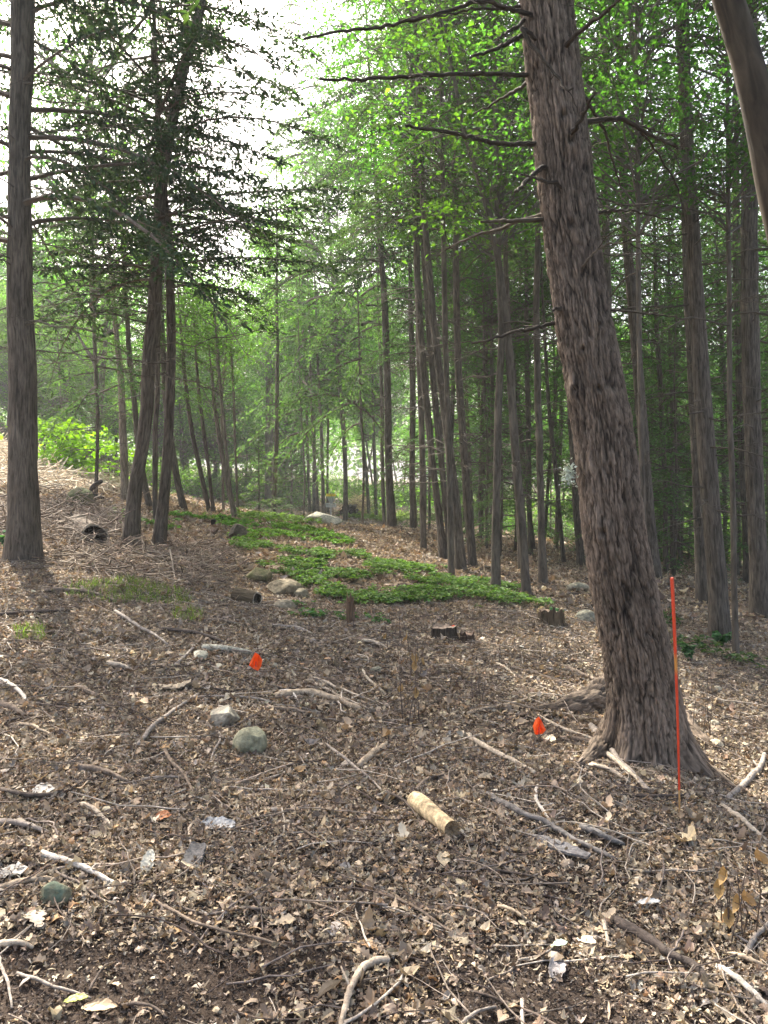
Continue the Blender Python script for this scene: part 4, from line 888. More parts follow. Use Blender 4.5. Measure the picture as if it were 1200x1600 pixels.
# ================================================================ sticks
DK, GR, BR_, TN, PL, WH = (.085, .066, .052), (.24, .205, .17), (.17, .13, .095), (.33, .26, .18), (.40, .33, .245), (.48, .43, .36)
STK = [
 ('weathered white peeled stick at the left edge of the slope', WH, 8, [(0, 1065), (30, 1085), (46, 1097)]),
 ('thick grey brown stick cut off by the left edge', BR_, 11, [(-12, 1104), (38, 1122)]),
 ('dark thin stick lying under the thick grey brown one at the left edge', DK, 4, [(0, 1132), (40, 1127), (82, 1124)]),
 ('pale short stick pointing down right near the left edge', TN, 6, [(30, 1134), (80, 1153)]),
 ('thin brown twig left of the rounded green rock', BR_, 3, [(115, 1162), (170, 1150), (226, 1141)]),
 ('brown branch rising to the right beside the angular grey rock', GR, 7, [(214, 1168), (240, 1142), (262, 1124), (312, 1087)]),
 ('long thin grey branch below the left orange flag', GR, 4, [(308, 1091), (360, 1092), (410, 1101), (452, 1116)]),
 ('thick curved beige limb below and right of the left orange flag', TN, 13, [(430, 1092), (475, 1089), (520, 1097), (562, 1111)]),
 ('long pale straight stick slanting across the middle', PL, 5, [(480, 1059), (540, 1084), (604, 1106)]),
 ('second pale stick close beside the long pale straight one', PL, 4, [(484, 1067), (540, 1096), (590, 1116)]),
 ('pale curled stick end above the thick curved beige limb', WH, 5, [(436, 1083), (452, 1085), (466, 1100)]),
 ('short pale log just left of the left orange flag', (.33, .31, .24), 12, [(316, 1016), (350, 1021), (391, 1024)]),
 ('short pale broken log left of the stone chips', PL, 9, [(168, 1040), (206, 1050)]),
 ('grey stick bending down the left slope', GR, 6, [(180, 957), (220, 985), (240, 994), (263, 1010)]),
 ('long brown branch near the sunlit crest at left', BR_, 7, [(70, 925), (135, 928), (187, 943)]),
 ('dark straight branch below the sunlit crest at the left edge', DK, 6, [(0, 962), (50, 960), (109, 956)]),
 ('dark branch lying across the left slope in line with the left flag', DK, 7, [(250, 985), (300, 992), (350, 1006)]),
 ('thin dark stick low on the left edge above the pale broken log', BR_, 5, [(0, 1005), (40, 1007), (80, 1013)]),
 ('short grey stick leaning up by the pale chunk of stone', GR, 5, [(272, 1043), (292, 1028), (311, 1008)]),
 ('thin black twig running right from the bark curl', DK, 3, [(278, 1060), (350, 1083), (400, 1081), (462, 1077)]),
 ('thin dark twig curling in front of the rounded green rock', DK, 4, [(318, 1128), (348, 1162), (380, 1178), (404, 1192)]),
 ('short forked twig left of the rounded green rock', GR, 4, [(340, 1145), (344, 1162), (336, 1180), (328, 1198)]),
 ('brown branch running down the slope left of centre', BR_, 6, [(254, 1170), (268, 1200), (285, 1220), (300, 1246)]),
 ('thick short brown branch on the left slope', BR_, 10, [(120, 1202), (160, 1212), (197, 1226)]),
 ('level thin grey twig right of the thick short brown branch', GR, 4, [(220, 1221), (300, 1219)]),
 ('dark bent branch under the cream leaf at left', DK, 8, [(-5, 1237), (48, 1251), (85, 1246), (122, 1238)]),
 ('long thin grey stick slanting down toward the pale rotten log', GR, 5, [(508, 1165), (545, 1198), (602, 1242)]),
 ('stout pale brown stick propped in the dark hollow at the centre', TN, 11, [(560, 1201), (580, 1184), (603, 1166)]),
 ('brown stick on the leaves above the short pale log', BR_, 7, [(320, 972), (350, 975), (382, 979)]),
 ('dark slim branch lying along the thick curved beige limb', BR_, 7, [(408, 1110), (450, 1113), (502, 1122)]),
 ('brown stick at the left third level with the bark curl', BR_, 8, [(118, 1076), (140, 1087), (166, 1096)]),
 ('pale hooked twig right of the small white stones at the centre', PL, 5, [(566, 1049), (572, 1062), (602, 1088)]),
 ('grey stick near the boulders by the ivy bed', GR, 6, [(424, 980), (460, 984), (492, 996)]),
 ('short pale stick at the centre by the splintered stump', PL, 7, [(566, 1004), (584, 1007), (604, 1014)]),
 ('pale stick pointing at the right orange flag from below', PL, 9, [(722, 1150), (765, 1180), (800, 1194), (836, 1211)]),
 ('long thin pale stick passing beside the right orange flag', PL, 5, [(840, 1120), (880, 1144), (940, 1168), (988, 1200)]),
 ('thick grey branch leaning off the hemlock roots', GR, 11, [(924, 1138), (945, 1162), (968, 1190), (1024, 1242)]),
 ('brown branch crossing behind the thick grey one at the hemlock roots', BR_, 8, [(876, 1156), (950, 1170), (1025, 1194), (1082, 1231)]),
 ('pale peeled stick beside the thick grey branch at the roots', PL, 8, [(940, 1176), (975, 1205), (1010, 1238)]),
 ('short pale stick below the right orange flag', PL, 7, [(920, 1199), (950, 1211), (984, 1226)]),
 ('pale brown stick leading to the left root of the hemlock', TN, 6, [(730, 1118), (795, 1106), (842, 1088)]),
 ('short pale twig above the left root of the hemlock', PL, 5, [(776, 1039), (808, 1062)]),
 ('brown branch ending against the left side of the hemlock', BR_, 7, [(878, 1044), (910, 1058), (943, 1071)]),
 ('curved grey branch curling up at the right edge', GR, 10, [(1138, 1252), (1168, 1228), (1190, 1203), (1194, 1182)]),
 ('forked twig resting on the front root of the hemlock', GR, 5, [(966, 1171), (985, 1164), (1002, 1154)]),
 ('crooked brown branch above the pale rotten log', BR_, 6, [(650, 1241), (670, 1224), (690, 1217), (716, 1212)]),
 ('thin stick under the right root of the hemlock', BR_, 5, [(1100, 1206), (1130, 1213), (1166, 1226)]),
 ('short brown log at the lower end of the ivy bed', TN, 7, [(774, 944), (792, 947), (812, 952)]),
 ('thin dark log near the long flat grey stone', DK, 5, [(884, 930), (926, 932)]),
 ('white birch stick in the lower left', WH, 10, [(66, 1337), (95, 1352), (140, 1372), (192, 1396)]),
 ('short weathered stick above the white birch stick', PL, 8, [(128, 1260), (150, 1274), (176, 1291)]),
 ('grey weathered branch at the left edge above the birch stick', GR, 10, [(-5, 1288), (35, 1297), (74, 1306)]),
 ('tan stick pushed under the mossy stone at lower left', TN, 10, [(-5, 1396), (40, 1387), (84, 1382)]),
 ('pale curving root at the bottom centre', PL, 11, [(607, 1504), (585, 1512), (566, 1528), (550, 1556), (536, 1602), (530, 1640)]),
 ('pale stub of a stick at the lower left edge', PL, 9, [(-8, 1483), (48, 1483)]),
 ('grey thin branch in the bottom left corner', GR, 5, [(20, 1525), (60, 1540), (142, 1566)]),
 ('long slim grey stick running off the bottom left corner', GR, 5, [(-2, 1495), (8, 1535), (22, 1580)]),
 ('thin brown vine crossing the bare mulch', BR_, 5, [(240, 1409), (275, 1432), (312, 1456), (390, 1473), (452, 1480)]),
 ('small dark twig on the mulch at lower left', DK, 4, [(140, 1552), (155, 1530), (176, 1507)]),
 ('thin twig left of the pale rotten log', BR_, 4, [(450, 1288), (485, 1310), (522, 1332)]),
 ('long thin twig below the white bark piece', BR_, 4, [(468, 1410), (530, 1432), (592, 1458)]),
 ('dark twig at the bottom left beside a yellow green leaf', DK, 5, [(188, 1575), (222, 1578), (258, 1592)]),
 ('small curved pale twig above the charred bark piece', PL, 4, [(304, 1286), (297, 1302), (300, 1322), (310, 1342)]),
 ('long dark grey branch right of the pale rotten log', (.15, .135, .12), 10, [(752, 1243), (810, 1275), (860, 1297), (900, 1321), (962, 1348)]),
 ('white bent stick above the long dark grey branch', WH, 6, [(840, 1230), (838, 1248), (846, 1268), (872, 1303)]),
 ('long straight dark stick touching the pale rotten log', DK, 4, [(596, 1237), (630, 1262), (662, 1293)]),
 ('long thin brown stick below the pale rotten log', BR_, 5, [(610, 1399), (675, 1444), (720, 1470), (764, 1497)]),
 ('thick dark rotting branch at the lower right', (.07, .055, .045), 15, [(958, 1442), (1000, 1470), (1040, 1500), (1080, 1520), (1104, 1542)]),
 ('pale weathered branch in the bottom right corner', WH, 10, [(1120, 1516), (1160, 1548), (1206, 1584)]),
 ('pale stick at the right edge below the orange stake', PL, 10, [(1128, 1263), (1165, 1290), (1206, 1322)]),
 ('tan stick lying level at the lower right edge', TN, 8, [(1140, 1496), (1170, 1508), (1206, 1516)]),
 ('grey leaning branch at the lower right edge', GR, 8, [(1160, 1500), (1176, 1476), (1204, 1436)]),
 ('dark splintered wood below the orange stake', (.13, .12, .11), 11, [(906, 1296), (940, 1312), (974, 1322)]),
 ('short pale upright chip of wood at lower right', PL, 7, [(938, 1434), (947, 1482)]),
 ('tan twig in the middle of the lower right litter', TN, 6, [(778, 1419), (832, 1447)]),
 ('dark level branch at the foot of the orange stake', DK, 5, [(968, 1244), (1040, 1251), (1106, 1248)]),
 ('thin dark twig below the long dark grey branch', DK, 4, [(748, 1360), (810, 1372), (872, 1391)]),
 ('thin grey twig at the bottom edge right of the pale root', GR, 5, [(716, 1604), (745, 1588), (772, 1574)])]
def stick(label, col, wpx, pts):
    wpx *= .95
    q = []
    for px, py in pts:
        g = G(min(1300, px), min(1680, py)); q.append([g[0], g[1], 0, wpx * math.hypot(g[1], HCAM) / F / 2])
    q = spline(np.array(q), max(8, int(6 * len(q)))); n = len(q)
    r = q[:, 3] * np.interp(np.linspace(0, 1, n), [0, .1, 1], [.95, 1.08, .7])
    q[:, :2] += np.cumsum(rng.normal(0, .0016, (n, 2)), 0)
    z = TZ(q[:, 0], q[:, 1]); line = np.linspace(z[0], z[-1], n)
    q[:, 2] = np.maximum(z, line) + r * .5 + .006 + .012 * np.sin(np.linspace(0, 3.1, n))
    base = q[0, :3].copy(); mb = MB()
    mb.tube(q[:, :3] - base, r * (1 + .25 * (fbm(np.c_[q[:, 0] * 30, q[:, 1] * 30, r * 0], 2, 12))), 9, np.array(col), rough=.13)
    C = mb.c[-1]; C *= (1 + .5 * fbm(mb.v[-1] * np.array([40, 40, 40.]), 3, 3))[:, None]
    if wpx >= 5:
        for _ in range(rng.integers(1, 3)):
            k = rng.integers(2, n - 2); a_ = rng.uniform(0, 6.28); L_ = rng.uniform(.02, .07)
            mb.tube(np.stack([q[k, :3] - base, q[k, :3] - base + np.array([math.cos(a_), math.sin(a_), .5]) * L_]), [r[k] * .5, r[k] * .25], 5, col)
    o = mb.obj('fallen_stick', M_wood, smooth=True); o.location = base
    return tag(o, label, 'stick')
for lb, c, wd, pts in STK: stick(lb, c, wd, pts)

# pale rotten log
a_, b_ = G(646, 1262), G(706, 1312); rl = .042
s = np.linspace(0, 1, 40)[:, None]; q = a_ * (1 - s) + b_ * s; q[:, 2] = np.linspace(TZ(*a_[:2]), TZ(*b_[:2]), 40) + rl * .9 + .01
r = rl * (.98 + .10 * np.sin(s[:, 0] * 5 + .6) + .05 * fbm(np.c_[s * 12, s * 0, s * 0], 3, 2)); r[:3] *= [.72, .88, .97]
r *= 1 + .0 * s[:, 0]
e = empty('rotten_log', q[0], 'short pale yellowish log with broken ends lying on the litter at the centre', 'log')
mb = MB(); mb.tube(q - q[0], r, 40, (.44, .34, .20), cap=False, rough=.015)
C = mb.c[-1]; C *= np.clip(1 + 1.8 * fbm(mb.v[-1] * 45, 4, 3), .3, 1.5)[:, None]; mb.obj('log_body', M_wood, e, smooth=True)
ax = (q[-1] - q[0]) / np.linalg.norm(q[-1] - q[0]); sd = np.cross(ax, [0, 0, 1]); sd /= np.linalg.norm(sd); up = np.cross(sd, ax)
for c0, rr, sg, nm in ((q[-1] - q[0], r[-1], 1, 'broken_end'), (np.zeros(3), r[0], -1, 'broken_end')):
    mb = MB(); th = np.linspace(0, 2 * math.pi, 40, endpoint=False); rings = []
    for f in (1.0, .75, .45, .15): rings.append(c0 + (sd * np.cos(th)[:, None] + up * np.sin(th)[:, None]) * rr * f + ax * sg * (-.012 * (1 - f) + rng.normal(0, .002, (40, 1))))
    V = np.array(rings).reshape(-1, 3); i = np.arange(3)[:, None]; j = np.arange(40)[None]
    aa = i * 40 + j; bb = i * 40 + (j + 1) % 40; mb.add(V, [np.stack([aa, bb, bb + 40, aa + 40], -1).reshape(-1, 4)], (.20, .14, .08)); mb.add(np.r_[rings[-1]], [np.arange(40)[None]], (.12, .08, .05))
    mb.obj(nm, M_wood, e)

# bark pieces and single large leaves
def flake(name, label, cat, px, py, wpx, hpx, col, yaw=0, pitch=.1, roll=.1, curl=.5, prof=(.25, .45, .5, .42, .2), thick=.006, lift=.02, jag=.08):
    p = G(px, py); d = math.hypot(p[1], HCAM); L_ = wpx * d / F; Wd = hpx * d / F
    k = 14; x = np.linspace(0, 1, k); w_ = np.interp(x, np.linspace(0, 1, len(prof)), prof) * (1 + rng.normal(0, jag, k)); ny_ = 7
    yy = np.linspace(-1, 1, ny_); top = []
    for xi, wi in zip(x, w_):
        for y_ in yy: top.append(((xi - .5) * L_, y_ * wi * Wd + rng.normal(0, .03) * Wd, curl * Wd * (.5 * y_ * y_ * wi - .4 * (xi - .5) ** 2) + rng.normal(0, .015) * Wd))
    top = np.array(top); bot = top - [0, 0, thick]; V = np.concatenate([top, bot]) @ basis(np.array([yaw]), np.array([pitch]), np.array([roll]))[0].T
    i = np.arange(k - 1)[:, None]; j = np.arange(ny_ - 1)[None]; a = (i * ny_ + j).ravel(); f = np.stack([a, a + ny_, a + ny_ + 1, a + 1], -1); n_ = k * ny_
    i = np.arange(k - 1); e1 = np.stack([i * ny_, i * ny_ + n_, (i + 1) * ny_ + n_, (i + 1) * ny_], -1); i2 = i * ny_ + ny_ - 1; e2 = np.stack([i2, i2 + ny_, i2 + ny_ + n_, i2 + n_], -1)
    j = np.arange(ny_ - 1); e3 = np.stack([j, j + 1, j + 1 + n_, j + n_], -1); b3 = (k - 1) * ny_ + j; e4 = np.stack([b3, b3 + n_, b3 + n_ + 1, b3 + 1], -1)
    mb = MB(); C = np.array(col) * (1 + .6 * fbm(V * 60, 3, 4)[:, None]); mb.add(V, [f, f[:, ::-1] + n_, e1, e2, e3, e4], C)
    o = mb.obj(name, M_wood if thick > .003 else M_litter); o.location = p + np.array([0, 0, lift]); return tag(o, label, cat)
OV = (.05, .35, .5, .4, .05); OK = (.05, .2, .12, .4, .2, .5, .25, .5, .2, .05)
flake('bark_piece', 'white weathered bark piece on the left of the foreground', 'bark', 338, 1295, 54, 26, (.40, .385, .35), 0, .05, .35, .6)
flake('bark_piece', 'grey cracked charred bark piece standing on end left of centre', 'bark', 303, 1350, 60, 26, (.115, .108, .10), 1.5, .25, .1, .5, (.4, .5, .5, .5, .4), .016, .03)
flake('bark_piece', 'curled brown bark with a dark hollow below the left flag', 'bark', 275, 1078, 46, 30, (.36, .29, .20), .2, .1, -.7, -1.6, (.4, .5, .5, .4), .006, .04)
flake('bark_piece', 'flat grey weathered wood slab right of the pale rotten log', 'bark', 868, 1326, 105, 24, (.17, .16, .15), -.75, .02, .1, .15, (.2, .5, .45, .5, .25), .012, .02)
flake('bark_piece', 'small grey bark curl among the oak leaves at the bottom right', 'bark', 870, 1520, 50, 22, (.30, .27, .25), 1.2, .05, .3, .7)
flake('large_leaf', 'big cream coloured leaf near the left edge', 'leaf', 65, 1241, 36, 28, (.62, .57, .47), .3, .1, .3, .3, OV, .0015)
flake('large_leaf', 'pale upright pointed leaf left of the charred bark piece', 'leaf', 231, 1358, 36, 20, (.60, .56, .44), 1.4, .8, .2, .3, OV, .0015, .03)
flake('large_leaf', 'lobed grey white oak leaf at the lower left edge', 'leaf', 14, 1370, 50, 36, (.40, .37, .32), .5, .05, .15, .3, OK, .0015)
flake('large_leaf', 'lobed pale beige leaf under the mossy stone', 'leaf', 57, 1443, 42, 34, (.50, .42, .31), 2.2, .1, .1, .3, OK, .0015)
flake('large_leaf', 'orange brown leaf in the upper left of the foreground', 'leaf', 253, 1282, 28, 20, (.34, .14, .06), .2, .15, .3, .5, OV, .0015)
flake('large_leaf', 'tan oval leaf on the mulch at the bottom centre', 'leaf', 575, 1486, 32, 24, (.34, .22, .12), 2.8, .2, .2, .6, OV, .0015)
flake('large_leaf', 'large tan leaf at the bottom edge on the left', 'leaf', 155, 1582, 50, 20, (.40, .30, .19), -.1, .1, .3, .7, OV, .0015)
flake('large_leaf', 'yellow green leaf near the bottom left corner', 'leaf', 118, 1570, 32, 16, (.30, .32, .08), .2, .1, .1, .4, OV, .0015)
flake('large_leaf', 'long pale leaf in the lower right litter', 'leaf', 915, 1481, 38, 16, (.55, .48, .34), -1.0, .3, .2, .5, OV, .0015, .03)
flake('large_leaf', 'pale green leaf lying in the lower right litter', 'leaf', 875, 1486, 22, 14, (.42, .52, .38), .2, .1, .1, .4, OV, .0015, .03)
flake('large_leaf', 'bright cream leaf at the right side', 'leaf', 1132, 1446, 28, 26, (.65, .56, .36), 1.0, .2, .2, .4, OV, .0015, .03)
flake('large_leaf', 'silvery leaf in the right side litter', 'leaf', 1012, 1420, 34, 12, (.5, .5, .47), 0, .1, .2, .5, OV, .0015, .03)
flake('large_leaf', 'tan leaf resting below the pale rotten log', 'leaf', 693, 1352, 32, 20, (.50, .40, .26), 1.4, .3, .2, .5, OV, .0015, .03)
flake('large_leaf', 'cream leaf by the left root of the hemlock', 'leaf', 860, 1162, 18, 16, (.62, .56, .42), .4, .3, .2, .3, OV, .0015, .03)
flake('large_leaf', 'pale lobed leaf on the hemlock roots', 'leaf', 948, 1136, 26, 20, (.55, .58, .47), .4, .2, .2, .3, OK, .0015, .05)
flake('large_leaf', 'tan pointed leaf under the long thin twig at lower centre', 'leaf', 440, 1448, 40, 22, (.45, .36, .24), .2, .1, .2, .5, OK, .0015, .02)

# ================================================================ flags and stake
M_flag, t_, o_ = mat('flag_plastic')
d_ = N(t_, 'ShaderNodeBsdfPrincipled', Roughness=.45); d_.inputs['Base Color'].default_value = (.92, .16, .018, 1)
tr_ = N(t_, 'ShaderNodeBsdfTranslucent'); tr_.inputs[0].default_value = (1, .2, .03, 1)
mx_ = N(t_, 'ShaderNodeMixShader'); mx_.inputs[0].default_value = .4; t_.links.new(d_.outputs[0], mx_.inputs[1]); t_.links.new(tr_.outputs[0], mx_.inputs[2]); t_.links.new(mx_.outputs[0], o_.inputs[0])
M_wire, t_, o_ = mat('wire'); d_ = N(t_, 'ShaderNodeBsdfPrincipled', Roughness=.5, Metallic=.6); d_.inputs['Base Color'].default_value = (.22, .22, .22, 1); t_.links.new(d_.outputs[0], o_.inputs[0])
def flag(label, px, pyf, pyb, wpx, hpx, outline, lean=(0, 0)):
    p = G(px, pyb); d = p[1]; e = empty('marker_flag', p, label, 'flag', None)
    k = d / F; h = (pyb - pyf) * k * 1.02
    mb = MB(); mb.tube([(0, 0, -.05), (lean[0] * .5, 0, h * .5), (lean[0], lean[1], h)], .0022, 6, (.3, .3, .3)); mb.obj('wire_stem', M_wire, e, smooth=True)
    V = []; n = len(outline); ctr = np.mean(outline, axis=0)
    rings = [np.array(outline) * 1.0]
    for f in (.66, .33): rings.append(ctr + (np.array(outline) - ctr) * f)
    P_ = np.concatenate(rings + [ctr[None]])
    X = (P_[:, 0] - .5) * wpx * k + lean[0]; Z = h - P_[:, 1] * hpx * k + .004; Y = .016 * np.sin(P_[:, 0] * 9 + P_[:, 1] * 4) - .006
    V = np.stack([X, Y + lean[1], Z], -1); V = np.concatenate([V, V + [0, .0008, 0]]); m = len(P_)
    i = np.arange(n); qs = [np.stack([r_ * n + i, r_ * n + (i + 1) % n, (r_ + 1) * n + (i + 1) % n, (r_ + 1) * n + i], -1) for r_ in (0, 1)]; tri = np.stack([2 * n + i, 2 * n + (i + 1) % n, i * 0 + 3 * n], -1)
    mb = MB(); mb.add(V, qs + [tri] + [q_[:, ::-1] + m for q_ in qs] + [tri[:, ::-1] + m, np.stack([i, i + m, (i + 1) % n + m, (i + 1) % n], -1)]); mb.obj('flag_sheet', M_flag, e)
DIA = [(.48, 0), (.72, .18), (1.0, .42), (.88, .78), (.66, 1.0), (.3, .88), (0, .72), (.2, .38)]
flag('bright orange flag on the open litter left of centre', 400, 1019, 1056, 22, 30, DIA)
flag('bright orange flag beside the left root of the big hemlock', 842, 1119, 1166, 20, 31, [(.42, 0), (.7, .25), (1, .68), (.75, .88), (.42, 1.0), (.12, .9), (.02, .55), (.2, .2)])
flag('small orange flag behind the old stump at the centre right', 707, 977, 996, 13, 11, [(0, .3), (.4, .1), (.7, 0), (.85, .3), (1, .7), (.6, .9), (.3, 1), (.1, .8)])
flag('tiny far orange flag at the upper right end of the ivy bed', 752, 899, 910, 6, 9, DIA)
g0 = G(1062, 1272); st_ = W(1050, 903, g0[1] + .02); M_stk = dull_mat('stake_paint', 60, .12, .15, .5, .002)
e = empty('survey_stake', g0, 'tall thin orange stake standing just right of the big hemlock', 'stake')
u = np.linspace(0, 1, 30)[:, None]; pt = (g0 * (1 - u) + st_ * u) - g0; pt[:, 0] += .006 * np.sin(u[:, 0] * math.pi)
cl = np.where(u < .085, 1, 0) * np.array([[.42, .25, .10]]) + np.where(u >= .085, 1, 0) * np.array([[.60, .06, .022]]); cl[18:20] = (.50, .22, .05)
for sl, nm in ((slice(0, 4), 'bare_tip'), (slice(3, 30), 'painted_shaft')):
    mb = MB(); pp = pt[sl]; rr = np.linspace(.0045, .0095, 30)[sl]
    if nm == 'bare_tip': pp = np.concatenate([pp[:1] - [0, 0, .08], pp]); rr = np.r_[.003, rr]; cc = np.tile([.42, .25, .10], (len(pp), 1))
    else: cc = cl[sl]; rr = rr + .0004
    mb.tube(pp, rr, 4, (1, 1, 1)); C = mb.c[-1]; C[:len(pp) * 4] = np.repeat(cc, 4, 0); C[len(pp) * 4:] = cc[[0, -1]]
    mb.obj(nm, M_stk, e)

# ================================================================ stumps, hollow log, dead stalks
def stump(label, px, py, wpx, hpx, col=(.8, .75, .7), top=(.20, .15, .10), jag=.35, seed=1, yr=.9):
    p = G(px, py); k = p[1] / F; r0 = wpx * k / 2; h = hpx * k; r_ = np.random.default_rng(seed); e = empty('stump', p, label, 'stump')
    n = 36; th = np.linspace(0, 2 * math.pi, n, endpoint=False); lob = 1 + .1 * np.cos(3 * th + seed) + .07 * r_.normal(0, 1, n)
    rim = h * (1 + jag * (fbm(np.stack([np.cos(th) * 2, np.sin(th) * 2, th * 0 + seed], -1), 3, 5) * 2 + r_.normal(0, .12, n)))
    prof = [(-.3, 1.5), (0, 1.25), (.25, 1.05), (.6, .97), (1, .95)]; mb = MB()
    V = np.array([np.stack([np.cos(th) * r0 * lob * s_, np.sin(th) * r0 * lob * s_ * yr, rim * z_], -1) for z_, s_ in prof]).reshape(-1, 3)
    i = np.arange(4)[:, None]; j = np.arange(n)[None]; a = i * n + j; b = i * n + (j + 1) % n
    mb.add(V, np.stack([a, b, b + n, a + n], -1).reshape(-1, 4), col, 0, np.stack([np.cos(th)[None] * r0 * np.ones((5, 1)), np.sin(th)[None] * r0 * np.ones((5, 1)), V[:, 2].reshape(5, n)], -1)); mb.obj('stump_bark', M_bark, e, smooth=True)
    T0 = V[-n:] * [.97, .97, 1]; T1 = T0 * [.6, .6, .0] + [0, 0, h * .85]; mb = MB(); j = np.arange(n)
    mb.add(np.concatenate([T0, T1, [[0, 0, h * .78]]]), [np.stack([j, (j + 1) % n, (j + 1) % n + n, j + n], -1), np.stack([j + n, (j + 1) % n + n, j * 0 + 2 * n], -1)], top); mb.obj('cut_top', M_wood, e)
stump('old dark broken stump with a small orange flag behind it', 692, 998, 40, 20, (.5, .47, .42), (.16, .12, .09), .3, 1)
stump('short rotten stump remnant right of the old dark stump', 730, 1002, 22, 14, (.55, .45, .38), (.2, .14, .1), .6, 2)
stump('low rotting stump mound with a dark hollow at the right end of the ivy bed', 862, 975, 40, 22, (.75, .65, .5), (.30, .22, .15), .7, 3)
stump('splintered thin stump with standing shreds at the edge of the ivy', 548, 975, 12, 40, (1.3, 1.0, .8), (.3, .2, .13), .5, 4)
stump('low dark charred stump at the foot of the pale tan leaning stem', 346, 818, 10, 12, (.2, .2, .2), (.05, .05, .05), .2, 5)
stump('tiny dark stump peg left of the charred one by the slim saplings', 333, 822, 7, 10, (.2, .2, .2), (.05, .05, .05), .2, 6)
# sun bleached stump log with a dark end by the boulders
def hollow(name, label, pa, pb, rpx, wall, c_out, c_in, seed, lift=.6, open_=.62):
    A_, B_ = G(*pa), G(*pb); r0 = rpx * A_[1] / F; A_ = A_ + [0, 0, r0 * lift]; B_ = B_ + [0, 0, r0 * lift]; e = empty(name, A_, label, 'log')
    n = 30; m = 14; ax = (B_ - A_); L_ = np.linalg.norm(ax); ax /= L_; sd = np.cross(ax, [0, 0, 1]); sd /= np.linalg.norm(sd); up = np.cross(sd, ax); th = np.linspace(0, 2 * math.pi, n, endpoint=False)
    def shell(rf, nm, col, flip, mat_):
        u = np.linspace(0, 1, m); jit = rng.normal(0, .03, n)
        V = np.array([A_ * 0 + ax * (L_ * t + (jit if k == 0 else jit * 0)[:, None] * r0) + (sd * np.cos(th)[:, None] + up * np.sin(th)[:, None]) * r0 * rf * (1 + .06 * np.cos(3 * th + t * 2))[:, None] for k, t in enumerate(u)]).reshape(-1, 3)
        i = np.arange(m - 1)[:, None]; j = np.arange(n)[None]; a = i * n + j; b = i * n + (j + 1) % n; f = np.stack([a, b, b + n, a + n], -1).reshape(-1, 4)
        mb = MB(); mb.add(V, f if not flip else f[:, ::-1], col, 0, np.stack([np.tile(np.cos(th) * r0, m), np.tile(np.sin(th) * r0, m), np.repeat(u * L_, n)], -1)); mb.obj(nm, mat_, e, smooth=True); return V[:n]
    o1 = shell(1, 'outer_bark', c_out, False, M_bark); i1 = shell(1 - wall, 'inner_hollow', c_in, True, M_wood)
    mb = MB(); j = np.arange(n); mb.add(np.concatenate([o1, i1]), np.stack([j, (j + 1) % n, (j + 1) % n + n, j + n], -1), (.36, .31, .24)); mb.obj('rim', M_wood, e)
    mb = MB(); c = ax * L_ * open_ + (sd * np.cos(th)[:, None] + up * np.sin(th)[:, None]) * r0 * (1 - wall); mb.add(np.concatenate([c, [ax * L_ * open_]]), np.stack([j, (j + 1) % n, j * 0 + n], -1), (.05, .04, .03)); mb.obj('core_disc', M_wood, e)  # near-black disc closing the bore part way in
hollow('hollow_log', 'hollow log end with a pale rim sticking out of the brush heap at left', (148, 852), (120, 834), 21, .13, (.85, .8, .75), (.10, .08, .06), 1)
hollow('hollow_log', 'short sunlit log with a dark end left of the boulders by the ivy bed', (402, 945), (368, 938), 12, .2, (1.0, .9, .7), (.06, .045, .03), 2, .7, .15)
hollow('hollow_log', 'small hollow stub with a yellowish rim at the right end of the ivy bed', (858, 972), (846, 962), 8, .25, (1.6, 1.4, .8), (.05, .04, .03), 3, .9)
# dark curved piece on the bank
p = G(150, 782); k = p[1] / F; mb = MB(); q = np.array([(10, 24, 0), (0, 18, 0), (-7, 10, 0), (-5, 4, 0), (2, 0, 0), (12, -3, 0)]) * k
pth = spline(np.c_[q[:, 0], q[:, 2], q[:, 1], np.full(6, 3.2 * k)], 24); mb.tube(pth[:, :3] + [0, 0, .1], pth[:, 3] * (1 + .3 * np.sin(np.linspace(0, 6, 24))), 7, (.045, .038, .034), rough=.06)
o = mb.obj('bent_scrap', M_wood, smooth=True); o.location = p; tag(o, 'dark bent hook shaped scrap standing on the sunny bank at left', 'scrap')
# dead upright stalks with curled leaves
def stalks(label, spots, hpx, leaf=True, name='dead_seedling'):
    px, py = spots; p = G(px, py); k = p[1] / F; e = empty(name, p, label, 'plant'); mb = MB(); lfs = []
    for _ in range(rng.integers(3, 6)):
        h = hpx * k * rng.uniform(.6, 1.1); a_ = rng.uniform(0, 6.28); b0 = np.array([rng.normal(0, .04), rng.normal(0, .04), 0]); s_ = np.linspace(0, 1, 7)[:, None]
        q = b0 + s_ * np.array([math.cos(a_) * h * .16, math.sin(a_) * h * .16, h]) + np.cumsum(rng.normal(0, h * .01, (7, 3)), 0)
        mb.tube(q, np.linspace(.0032, .0015, 7), 5, (.10, .075, .06)); 
        for _ in range(2): i_ = rng.integers(2, 6); dead_limb(mb, q[i_], rng.uniform(0, 6.28), h * .25, .0016, .6, 0, 0, 0, (.1, .075, .06))
        if leaf and rng.random() < .6: i_ = rng.integers(2, 6); lf = MB(); lfs.append(lf); lf.batch(q[i_][None], basis(np.array([a_]), np.array([-1.2]), np.array([.3])), np.array([.075]), *leaf_tpl(OVAL, .8, .8, 1), np.array([[.34, .23, .10]]))
    mb.obj('stem', M_twig, e, smooth=True)
    for lf in lfs: lf.obj('curled_leaf', M_litter, e)
stalks('bare brown seedling stems with curled leaves just right of centre', (640, 1130), 150)
stalks('dead seedling stems with a hanging tan leaf left of the old dark stump', (655, 1060), 90)
stalks('clump of bare upright stems by the splintered thin stump', (556, 985), 50, False)
